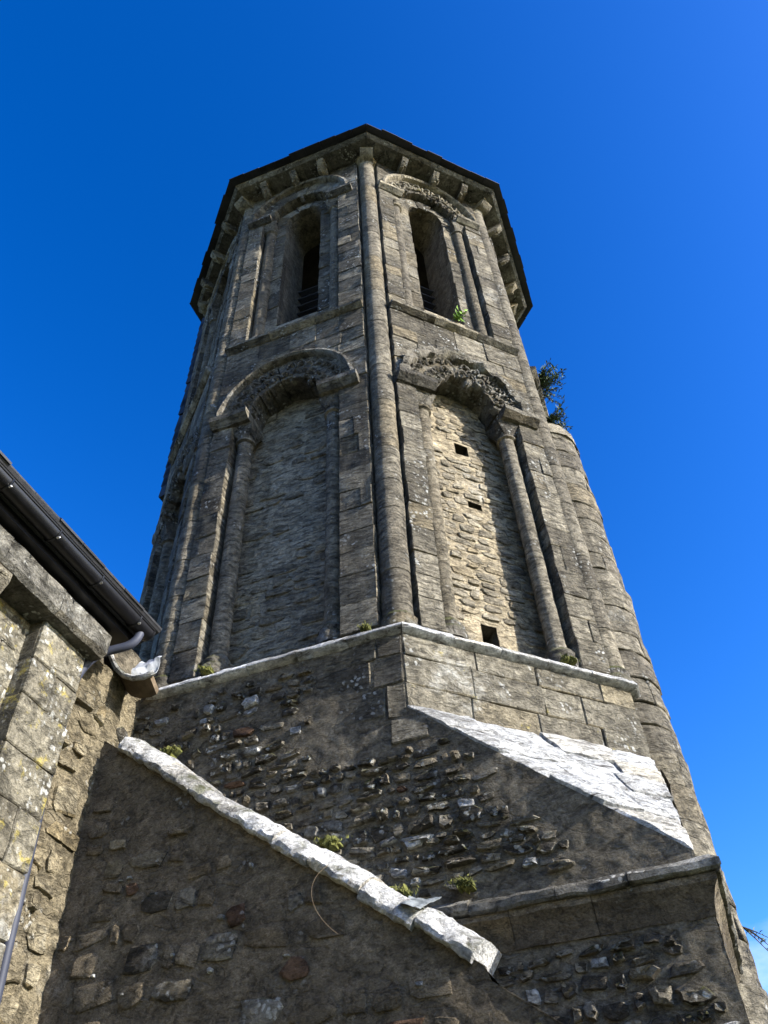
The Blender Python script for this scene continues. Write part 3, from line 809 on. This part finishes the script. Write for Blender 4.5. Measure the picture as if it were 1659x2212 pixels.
# ---- cornice, corbels and roof
RC = 1.115 * R; DC = RC * C8; hwC = RC * S8
for k in range(-3, 5):
    fr = face_frame(PHI + (k - .5) * PI / 4, DC)
    for q in range(4):
        a0 = -hwC + 2 * hwC * q / 4; a1 = -hwC + 2 * hwC * (q + 1) / 4
        make('cornice_stone', *prism(fr, [(-.5, 12.86), (-.05, 12.86), (0, 12.89), (0, 12.955), (-.5, 12.955)], a0 + .002, a1 - .002, 6, .005, q + k, -T8 if q == 0 else 0, T8 if q == 3 else 0), 'cornice', tower, False)
def corbel_mesh(fr, a, w, dp, z1, h, seed, head=True):
    r = random.Random(seed)
    prof = [(-.05, z1 - h), (.02, z1 - h), (dp * .45, z1 - h * .9), (dp * .8, z1 - h * .62), (dp, z1 - h * .3), (dp, z1 - .002), (-.05, z1 - .002)]
    vs, fs = prism(fr, prof, a - w / 2, a + w / 2, 5, .012, seed)
    return vs, fs
ex = {0: (-.66, -.16, .3), 1: (-.42, .12, .62)}
for k in range(-3, 5):
    fr, ua, ub, ac = mk_face(k)
    for i, a in enumerate(ex.get(k, (-.55, 0.0, .55))):
        cb_ = make('corbel', *corbel_mesh(fr, a, .1, .25, 12.86, .2, k * 10 + i), 'carved' if (k + i) % 2 else 'corbel', tower)
        rr_ = random.Random(k * 10 + i)
        for q in range(4):
            make('carved_knob', *blob(fr, a + rr_.uniform(-.05, .05), 12.86 - .05 - q * .045, .03, .025, .035, k * 100 + i * 10 + q, .21 - .03 * q, 0, .04), 'corbel', cb_)
for k in (-2, -1, 0, 1, 2):
    c = corner[k]; v = (c - Vector((CX, CY))).normalized()
    fr = Frame(c, math.atan2(v.y, v.x))
    make('corner_corbel', *corbel_mesh(fr, 0, .2, .16, 12.858, .13, 70 + k), 'corbel', tower)

roof = empty('roof', (CX, CY, 12.95 + CAMZ), tower)
RE = 1.166 * R
ap = (CX, CY, 16.6 + CAMZ)
er = [reg(k, RE - .05) for k in range(-4, 4)]; er2 = [reg(k, RE * .75) for k in range(-4, 4)]
vs = [(p.x, p.y, 12.985 + CAMZ) for p in er] + [(p.x, p.y, 12.96 + CAMZ) for p in er] + [(p.x, p.y, 12.96 + CAMZ) for p in er2] + [ap]
fs = []
for i in range(8):
    j = (i + 1) % 8
    fs += [(i, j, 24), (8 + i, 8 + j, j, i), (16 + i, 16 + j, 8 + j, 8 + i)]
make('roof_boarding', vs, fs, 'slate', roof, False)
rr_ = random.Random(77)
hwE = RE * S8
for k in range(-3, 5):
    fr = face_frame(PHI + (k - .5) * PI / 4, RE * C8)
    n = 9
    for q in range(n):
        a0 = -hwE + 2 * hwE * q / n; a1 = -hwE + 2 * hwE * (q + 1) / n; dz = rr_.uniform(-.008, .008); dd = rr_.uniform(-.014, .01)
        make('slate', *prism(fr, [(-.14, 12.96 + dz), (dd, 12.94 + dz), (dd, 12.958 + dz), (-.34, 13.36 + dz), (-.36, 13.34 + dz)], a0 + .002, a1 - .002, 1, 0, 0, -T8 if q == 0 else 0, T8 if q == n - 1 else 0), 'slate', roof, False)

# ---- slate cladding on the weather sides
for k, z0, z1 in ((-2, 7.95, 12.3), (3, 7.3, 9.0)):
    fr, ua, ub, ac = mk_face(k)
    vs = []; fs = []
    rr_ = random.Random(k); z = z0
    while z < z1:
        a = ua
        while a < ub - .05:
            w = min(rr_.uniform(.2, .26), ub - a)
            b, f = prism(fr, [(.005, z), (.085 + rr_.uniform(-.008, .008), z - .02), (.095, z + .0), (.06, z + .34), (.005, z + .34)], a + .002, a + w - .002, 1)
            n0 = len(vs); vs += b; fs += [tuple(i + n0 for i in g) for g in f]; a += w
        z += .2
    make('slate_cladding', vs, fs, 'slate', tower, False, 'stuff')

# ------------------------------------------------------------------ stair turret
TU, TN, TR, TZ = 2.2, -1.9, .42, 7.05
tc = BL.pt(TU, 0, TN)
turret = thing('stair_turret', (tc[0], tc[1], 0), 'slim round stone stair turret with domed top behind the tower corner', 'turret')
def drum_map(a, b, d): return (tc[0] + (TR + d) * math.cos(a), tc[1] + (TR + d) * math.sin(a), b + CAMZ)
make('turret_core', *lathe(tc[0], tc[1], [(TR - .035, GZ)] + [(TR - .035, GZ + (TZ - GZ) * i / 10) for i in range(1, 11)], 24), 'joint', turret)
r = random.Random(21); z = GZ; q = 0
tsk = Sink(turret); tms = Sink(turret, True)
while z < TZ - .02:
    h = min(r.uniform(.19, .29), TZ - z)
    if TZ - z - h < .1: h = TZ - z
    a = rad(-112) + r.uniform(-.2, .1)
    while a < rad(60):
        w = r.uniform(1.0, 1.9)
        (tsk if z > -.6 and a < rad(35) else tms).add('turret_stone', gblock(drum_map, a, a + w, z, z + h, r.uniform(-.004, .004), -.1, 16, 6, .011, .002, .007, .005, 300 + q, None, 8, TR), 'shaft'); a += w; q += 1
    z += h
tms.flush()
dome = [(TR * math.cos(t) * 1.0 + .015, TZ + .42 * math.sin(t)) for t in [PI / 2 * i / 9 for i in range(9)]] + [(.02, TZ + .43)]
make('domed_cap', *lathe(tc[0], tc[1], [(TR + .02, TZ - .04)] + dome, 26, .035, 3.0), 'corbel', turret)

# ------------------------------------------------------------------ gable wall with its coping
GD = .3
GF = BL.off(GD)
gable = thing('gable_wall', BL.pt(.2, GZ, GD), 'low rendered gable wall below a sloping whitened stone coping', 'wall')
make('wall_face', *sheet(GF.pt, -1.14, 2.3, lambda a: GZ - .1, lambda a: cop_z(a) - .02 - (.05 if a > 1.38 else 0), 0.0, 170, 190, .005, 12.0, 12.0), 'plaster', gable)
wt_, wf_ = [], []
for i in range(41):
    a = -1.14 + 3.44 * i / 40
    for d in (.004, -.32): wt_.append(GF.pt(a, cop_z(a) - .025 - (.05 if a > 1.38 else 0), d))
make('wall_top', wt_, [(2 * i, 2 * i + 2, 2 * i + 3, 2 * i + 1) for i in range(40)], 'plaster', gable)
st = []
def in_g(a, z, w, h):
    return -1.1 < a - w and a + w < 2.2 and z + h < cop_z(a + w) - .08
gs_ = pack(GF, in_g, -1.12, 2.2, .55, 3.0, 17, (.08, .17), (.1, .3), lambda c: (.9 if c[0] < -.8 else (.7 if (c[0] < -.2 and c[1] > 1.9) else .55)), (.003, .013))
rs = random.Random(19)
for i, s in enumerate(gs_):
    x = rs.random(); m = 'nave_rubble' if s[0] < -.75 and x < .3 else ('rubble_red' if x < .06 else ('rubble' if x < .25 else 'plaster'))
    make('rubble_stone', *blob(GF, s[0], s[1], s[2], s[3], s[4], s[5], .006, s[6], .05), m, gable)
for i in range(14):
    a = rs.uniform(-.9, 1.3); z = rs.uniform(.9, cop_z(a) - .15)
    make('pale_fleck', *blob(GF, a, z, rs.uniform(.006, .02), rs.uniform(.006, .014), .012, i + 4000, .008, 0, .03), 'rubble_pale', gable)
# coping stones: thick uneven slabs, each overlapping the next lower one
L = math.hypot(COP1[0] - COP0[0], COP1[1] - COP0[1]); ca_, sa_ = (COP1[0] - COP0[0]) / L, (COP1[1] - COP0[1]) / L
def cop(s, h, d):   # along the slope, square to it, outwards
    return GF.pt(COP0[0] + ca_ * s - sa_ * h, COP0[1] + sa_ * s + ca_ * h, d)
s = -.02; i = 0; rs = random.Random(23)
prof0 = [(-.32, -.035), (.035, -.035), (.052, -.022), (.056, .0), (.028, .044), (-.01, .072), (-.1, .09), (-.32, .1)]
while s < L - .05:
    w = min(rs.uniform(.26, .5), L + .01 - s)
    if L + .01 - s - w < .14: w = L + .01 - s
    vs = []; fs = []; n = len(prof0); na = 16; bump = rs.uniform(-.014, .016); th = rs.uniform(.85, 1.2)
    for x in range(na + 1):
        t = x / na; e = 1 - .05 * (abs(t - .5) * 2) ** 8
        for (d, h) in prof0:
            p = cop(s + w * t, h, d)
            vs.append(cop(s + .004 + (w - .008) * t, h * th * e + bump + .022 * fbm(p, 15, i), d * e + (.03 * fbm(p, 15, i + 40) if d > 0 else 0)))
    for x in range(na):
        for q in range(n): fs.append((x * n + q, (x + 1) * n + q, (x + 1) * n + (q + 1) % n, x * n + (q + 1) % n))
    fs.append(tuple(range(n))); fs.append(tuple(reversed(range(na * n, na * n + n))))
    make('coping_stone', vs, fs, 'coping', gable)
    s += w; i += 1

# ------------------------------------------------------------------ nave on the left
NU = -1.12
NF = Frame(BL.pt(NU, 0)[:2], A_L + PI / 2)    # a = minus the distance in front of the tower wall
nave = thing('nave', NF.pt(-3, GZ, 0), 'sunlit stone nave side with pilaster, corbels and slate eave', 'church nave')
N_END = -9.0
make('wall_face', *sheet(NF.pt, -1.0, .02, lambda a: GZ - .1, lambda a: 3.62, 0.0, 60, 160, .03, 8.0, 31.0), 'nave_rubble', nave)
make('wall_face', *sheet(NF.pt, N_END, -1.0, lambda a: GZ - .1, lambda a: 3.62, 0.0, 40, 40, .03, 2.0, 31.0), 'nave_ashlar', nave)
v_, f_ = box(NF, N_END, .0, GZ - .1, 3.6, -4.0, -.06)
make('wall_body', v_, f_, 'mortar', nave, False)
st = pack(NF, lambda a, z, w, h: -.82 < a - w and a + w < -.27 and z + h < 3.45, -.82, -.28, .4, 3.45, 29, (.1, .22), (.14, .32), lambda c: .96, (.012, .032))
for i, s in enumerate(st):
    make('rubble_stone', *blob(NF, s[0], s[1], s[2], s[3], s[4], s[5], .005, s[6], .05), 'nave_rubble', nave)
st = pack(NF, lambda a, z, w, h: -.27 < a - w and a + w < .0 and z + h < 3.5, -.27, .0, 2.6, 3.5, 30, (.1, .2), (.12, .26), lambda c: .9, (.008, .025))
for i, s in enumerate(st):
    make('rubble_stone', *blob(NF, s[0], s[1], s[2], s[3], s[4], s[5], .005, s[6], .05), 'rubble', nave)
make('wall_end', *sheet(NF.pt, -.5, .1, lambda a: 3.3, lambda a: 4.05, -.12, 14, 14, .03, 5.0, 8.0), 'mortar', nave)
# wall stones this side of the pilaster
r = random.Random(33); z = 1.9; j = 0
while z < 3.42:
    h = r.uniform(.2, .28); a = -2.3 + r.uniform(0, .2)
    if 3.42 - z - h < .1: h = 3.42 - z
    while a < -1.25:
        w = min(r.uniform(.26, .42), -1.245 - a)
        if w > .05: make('ashlar_block', *gblock(NF.pt, a, a + w, z, z + h, .012, -.05, 7, 6, .008, .004, .008, .008, 700 + j), 'nave_ashlar', nave)
        a += w + .001; j += 1
    z += h
# pilaster
pil = empty('pilaster', NF.pt(-1.015, GZ, 0), nave)
PD = .12
r = random.Random(41); z = 3.42; j = 0
while z > .3:
    h = r.uniform(.24, .36); z0 = z - h
    two = j % 3 == 1
    spans = ((-1.24, -1.0), (-1.0, -.79)) if two else ((-1.24, -.79),)
    for (a0, a1) in spans:
        make('ashlar_block', *gblock(NF.pt, a0, a1, z0, z, PD + r.uniform(-.004, .004), -.06, 10, 8, .006, .003, .008, .006, 800 + j, None, 9, 1, .003), 'nave_ashlar', pil)
    z = z0; j += 1
v_, f_ = box(NF, -1.235, -.795, GZ, 3.42, -.02, PD - .03); make('pilaster_core', v_, f_, 'joint', pil, False)
# eave cornice
cor = empty('eave_cornice', NF.pt(-1, 3.42, 0), nave)
a = -.74; j = 0
while a > N_END:
    w = RNG.uniform(.5, .8)
    make('cornice_stone', *prism(NF, [(-.1, 3.42), (.2, 3.42), (.235, 3.45), (.24, 3.6), (.2, 3.63), (-.1, 3.63)], a - w + .003, a - .003, 12, .012, j * 1.7), 'cornice', cor)
    a -= w; j += 1
# carved corbels under the cornice
for i, a in enumerate((-1.77, -2.75, -3.7, -4.7, -5.6)):
    cb_ = make('corbel', *corbel_mesh(NF, a, .2, .2, 3.418, .24, 500 + i), 'corbel', nave)
    if i < 2:
        for q in range(4):
            make('carved_ridge', *tube([NF.pt(a - .1, 3.39 - q * .05, .175 - .03 * q), NF.pt(a - .03, 3.365 - q * .05, .205 - .03 * q), NF.pt(a + .06, 3.385 - q * .05, .2 - .03 * q), NF.pt(a + .1, 3.40 - q * .05, .18 - .03 * q)], .016, .012, 6), 'corbel', cb_)
# roof: boarding, eave slates
nr = empty('roof', NF.pt(-3, 3.7, .3), nave)
v_, f_ = prism(NF, [(.44, 3.745), (.455, 3.765), (-4.0, 7.6), (-4.0, 7.5), (.2, 3.66)], N_END, -.5, 1)
make('roof_boarding', v_, f_, 'slate', nr, False)
a = -.5; rr_ = random.Random(3)
while a > -6:
    w = .24; e = rr_.uniform(-.008, .008)
    make('slate', *prism(NF, [(.46 + e, 3.762), (.465 + e, 3.775), (.2, 4.005), (.19, 3.99)], a - w + .002, a - .002, 1), 'slate', nr, False); a -= w
v_, f_ = prism(NF, [(.24, 3.632), (.3, 3.632), (.3, 3.735), (.1, 3.735), (.1, 3.634)], N_END, -.56, 1)
make('fascia_board', v_, f_, 'gutter', nave, False)

# ---- gutter
gut = thing('gutter', NF.pt(-1, 3.66, .37), 'black half-round gutter along the nave eave', 'gutter')
GR, GC, GZC = .058, .375, 3.728
prof = [(GC + GR * math.cos(t), GZC + GR * math.sin(t)) for t in [PI + PI * i / 12 for i in range(13)]] + [(GC + (GR - .006) * math.cos(t), GZC + (GR - .006) * math.sin(t)) for t in [2 * PI - PI * i / 12 for i in range(13)]]
a = -.55; j = 0
while a > -7:
    make('trough', *prism(NF, prof, a - 1.0, a, 1), 'gutter', gut)
    a -= 1.0
make('lip', *tube([NF.pt(-.55, GZC + .004, GC + GR), NF.pt(-7.5, GZC + .004, GC + GR)], .009, None, 8), 'gutter', gut)
for i in range(7):
    a = -.72 - i * .46
    b_ = make('bracket', *tube([NF.pt(a, GZC + (GR + .004) * math.sin(t), GC + (GR + .004) * math.cos(t)) for t in [PI + PI * q / 10 for q in range(11)]], .007, None, 6), 'gutter', gut)
    make('screw', *blob(NF, a, GZC - .055, .008, .008, .008, i, GC + .055, 0, .01), 'screw', b_)
make('end_cap', *prism(NF, [(GC + (GR + .003) * math.cos(t), GZC + (GR + .003) * math.sin(t)) for t in [PI + PI * i / 12 for i in range(13)]], -.552, -.535, 1), 'gutter', gut)

# ---- downpipe
dp = thing('downpipe', NF.pt(-.68, GZ, .06), 'blue-grey downpipe with bent neck tucked behind the pilaster', 'downpipe')
def bez(p0, p1, p2, p3, n=14):
    return [tuple((1 - t) ** 3 * Vector(p0) + 3 * (1 - t) ** 2 * t * Vector(p1) + 3 * (1 - t) * t * t * Vector(p2) + t ** 3 * Vector(p3)) for t in [i / n for i in range(n + 1)]]
make('swan_neck', *tube(bez(NF.pt(-.62, 3.70, .37), NF.pt(-.62, 3.44, .36), NF.pt(-.745, 3.66, .1), NF.pt(-.765, 3.25, .034), 20), .031, None, 14), 'pipe', dp)
make('pipe', *tube([NF.pt(-.765, 3.27, .034), NF.pt(-.76, 2.5, .034), NF.pt(-.695, 1.45, .036), NF.pt(-.67, 1.0, .036), NF.pt(-.67, GZ, .036)], .031, None, 14), 'pipe', dp)
for z in (.9,): make('pipe_bracket', *lathe(*NF.pt(-.67, 0, .036)[:2], [(.031, z - .02), (.037, z - .018), (.037, z + .018), (.031, z + .02)], 14), 'pipe', dp)

# ---- curved clay spout and lead flashing where nave and tower meet
sp = []; sf = []
arc = [(-1.22, 3.84), (-1.17, 3.74), (-1.11, 3.64), (-1.03, 3.555), (-.94, 3.505), (-.85, 3.49), (-.80, 3.50)]
nn = 8
for i in range(nn + 1):
    d = .2 + .16 * i / nn
    for (a, z) in arc: sp.append(BL.pt(a - .03 * (1 - i / nn), z - .05 * (1 - i / nn) + .008 * fbm((a, z, d), 9), d))
for i in range(nn + 1):
    d = .2 + .16 * i / nn
    for (a, z) in arc: sp.append(BL.pt(a - .03 * (1 - i / nn) + .012, z + .035 - .05 * (1 - i / nn), d))
w = len(arc); K = w * (nn + 1)
for i in range(nn):
    for q in range(w - 1):
        sf.append((i * w + q, i * w + q + 1, (i + 1) * w + q + 1, (i + 1) * w + q)); sf.append((K + i * w + q, K + (i + 1) * w + q, K + (i + 1) * w + q + 1, K + i * w + q + 1))
for q in range(w - 1): sf.append((nn * w + q, nn * w + q + 1, K + nn * w + q + 1, K + nn * w + q))
for i in range(nn): sf.append((i * w, (i + 1) * w, K + (i + 1) * w, K + i * w)); sf.append((i * w + w - 1, K + i * w + w - 1, K + (i + 1) * w + w - 1, (i + 1) * w + w - 1))
so = thing('water_spout', BL.pt(-1.0, 3.5, .1), 'curved brown clay spout under the end of the gutter', 'spout')
make('trough', sp, sf, 'clay', so)
make('rim', *tube([BL.pt(a + .004, z + .012, .362) for (a, z) in arc] + [BL.pt(-.772, 3.525, .35)], .019, .024, 8), 'coping', so)
def crumple(fr, pts, d, amp, seed, mat, name, n=7, dz=0.0):
    (a0, z0), (a1, z1), (a2, z2), (a3, z3) = pts; vs = []; fs = []
    for side in (0, 1):
        for j in range(n + 1):
            for i in range(n + 1):
                s, q = i / n, j / n
                a = (a0 * (1 - s) + a1 * s) * (1 - q) + (a3 * (1 - s) + a2 * s) * q; z = (z0 * (1 - s) + z1 * s) * (1 - q) + (z3 * (1 - s) + z2 * s) * q
                e = fbm((a, z, seed), 7, seed); e2 = fbm((a, z, seed), 6, seed + 8)
                vs.append(fr.pt(a + amp * .4 * e2, z + amp * .5 * e, d + amp * e * 1.5 + dz * q - side * .004))
    w = n + 1; K = w * w
    for j in range(n):
        for i in range(n):
            fs.append((j * w + i, j * w + i + 1, (j + 1) * w + i + 1, (j + 1) * w + i)); fs.append((K + j * w + i, K + (j + 1) * w + i, K + (j + 1) * w + i + 1, K + j * w + i + 1))
    for i in range(n):
        for (p, q) in ((i, i + 1), (n * w + i + 1, n * w + i), ((i + 1) * w, i * w), (i * w + n, (i + 1) * w + n)): fs.append((q, p, K + p, K + q))
    return make(name, vs, fs, mat)
fl = crumple(BL, ((-1.06, 3.62), (-.93, 3.60), (-.90, 3.86), (-1.09, 3.88)), .22, .07, 3.0, 'lead', 'lead_flashing', 9, -.1)
tag(fl, 'crumpled pale lead flashing folded beside the gutter end', 'flashing')
ls = crumple(GF, ((.99, 1.61), (1.1, 1.56), (1.17, 1.66), (1.0, 1.70)), .06, .05, 6.0, 'lead_dull', 'lead_sheet', 10, -.12)
tag(ls, 'torn pale lead sheet lying on the coping below the band', 'lead sheet')

# ------------------------------------------------------------------ plants
def shrub(name, base, n, reach, up, seed, mat, lsize, label, cat, outv):
    t = thing(name, base, label, cat); r = random.Random(seed); b = Vector(base); ov = Vector(outv).normalized()
    tv = []; tf = []; lv = []; lf = []
    side = ov.cross(Vector((0, 0, 1))).normalized()
    for i in range(n):
        d = (ov * r.uniform(.5, 1.0) + side * r.uniform(-.7, .7) + Vector((0, 0, up + r.uniform(-.5, .6)))).normalized()
        Ln = reach * r.uniform(.45, 1.0); pts = []
        for q in range(7):
            s = q / 6; pts.append(b + d * (Ln * s) + Vector((0, 0, -.18 * Ln * s * s)) + side * (.05 * Ln * math.sin(3 * s + i)))
        v, f = tube(pts, .006, .0015, 5); k = len(tv); tv += v; tf += [tuple(x + k for x in g) for g in f]
        for q in range(int(Ln / .016)):
            s = r.uniform(.12, 1.0); p = b + d * (Ln * s) + Vector((0, 0, -.18 * Ln * s * s)) + side * (.05 * Ln * math.sin(3 * s + i))
            ld = (d * .4 + Vector((r.uniform(-1, 1), r.uniform(-1, 1), r.uniform(-1, 1)))).normalized(); lw = ld.orthogonal().normalized()
            L_ = lsize * r.uniform(.6, 1.3); W_ = L_ * .38; k = len(lv); nn_ = ld.cross(lw) * (L_ * .12)
            lv += [tuple(p), tuple(p + ld * L_ * .5 + lw * W_ * .5 + nn_), tuple(p + ld * L_), tuple(p + ld * L_ * .5 - lw * W_ * .5 + nn_)]
            lf.append((k, k + 1, k + 2, k + 3))
    make('stems', tv, tf, 'twig', t); make('leaves', lv, lf, mat, t, False)
    return t
rv = FR.n; 
shrub('wall_shrub', BL.pt(2.34, 8.5, -2.0), 60, .46, .35, 5, 'leaf', .06, 'dark leafy shrub growing out of the right edge of the tower', 'shrub', (1.0, -.1, .1))
shrub('wall_shrub', BL.pt(2.34, 7.75, -2.0), 48, .38, .2, 6, 'leaf', .06, 'smaller bushy shrub hanging just above the domed turret top', 'shrub', (1.0, -.15, -.1))
shrub('sill_fern', FR.pt(.16, 8.84, -.1), 5, .22, .8, 7, 'fern', .08, 'small bright green fern on the sunlit belfry window sill', 'fern', (FR.n.x, FR.n.y, .5))
tt = Vector((math.cos(rad(-20)), math.sin(rad(-20)), 0))
shrub('wall_twig', tuple(Vector(tc) + tt * TR + Vector((0, 0, 1.95))), 4, .3, -.2, 8, 'leaf', .03, 'sparse dark twig sticking out of the turret low down', 'twig', (1, -.3, -.3))

def moss(fr, a, z, d, w, h, seed, label):
    r = random.Random(seed); vs = []; fs = []
    for i in range(14):
        b, f = blob(fr, a + max(-.5, min(.5, r.gauss(0, .3))) * w, z + abs(r.gauss(0, h * .3)), w * r.uniform(.26, .4), h * r.uniform(.25, .5), .03 * r.uniform(.7, 1.6), seed * 50 + i, d + r.uniform(-.015, .015), r.uniform(0, 3), .03)
        k = len(vs); vs += b; fs += [tuple(x + k for x in g) for g in f]
    for i in range(160):
        p = Vector(fr.pt(a + r.gauss(0, w * .42), z + abs(r.gauss(0, h * .5)), d + .03 + r.uniform(-.01, .02))); q = Vector((r.uniform(-1, 1), r.uniform(-1, 1), r.uniform(.2, 1))).normalized() * .022; s = q.orthogonal().normalized() * .004
        k = len(vs); vs += [tuple(p - s), tuple(p + s), tuple(p + q)]; fs.append((k, k + 1, k + 2))
    o = make('moss_cushion', vs, fs, 'moss'); tag(o, label, 'moss', 'moss cushions on the stonework')
moss(BL, .72, 3.69, -.02, .05, .03, 1, 'moss cushion on the ledge left of the central corner')
moss(FR, .46, 3.72, -.0, .08, .035, 2, 'moss at the foot of the sunlit colonnette')
moss(FL, -.6, 3.72, .0, .08, .035, 3, 'yellowish moss at the foot of the shaded colonnette')
moss(BL, .88, 1.76, .05, .12, .04, 4, 'dark moss patch beside the torn lead sheet')
moss(BL, .5, 2.12, .08, .1, .03, 5, 'moss strip on the upper side of the coping halfway down')
moss(BL, -.72, 3.0, .08, .1, .03, 6, 'moss by the upper end of the sloping coping')
moss(BL, 1.25, 1.75, .06, .08, .03, 7, 'moss in the angle above the band')

def stem(pts, label, r=.0009):
    o = make('dry_stem', *tube(pts, r, .001, 5), 'straw'); tag(o, label, 'dry stem')
stem(bez(GF.pt(.62, 1.86, .1), GF.pt(.5, 1.75, .2), GF.pt(.55, 1.6, .16), GF.pt(.68, 1.5, .12)), 'dry stem curling down from the middle of the coping')
print('objects', len(bpy.data.objects), 'tris', sum(len(m.loop_triangles) or len(m.polygons) * 2 for m in bpy.data.meshes))
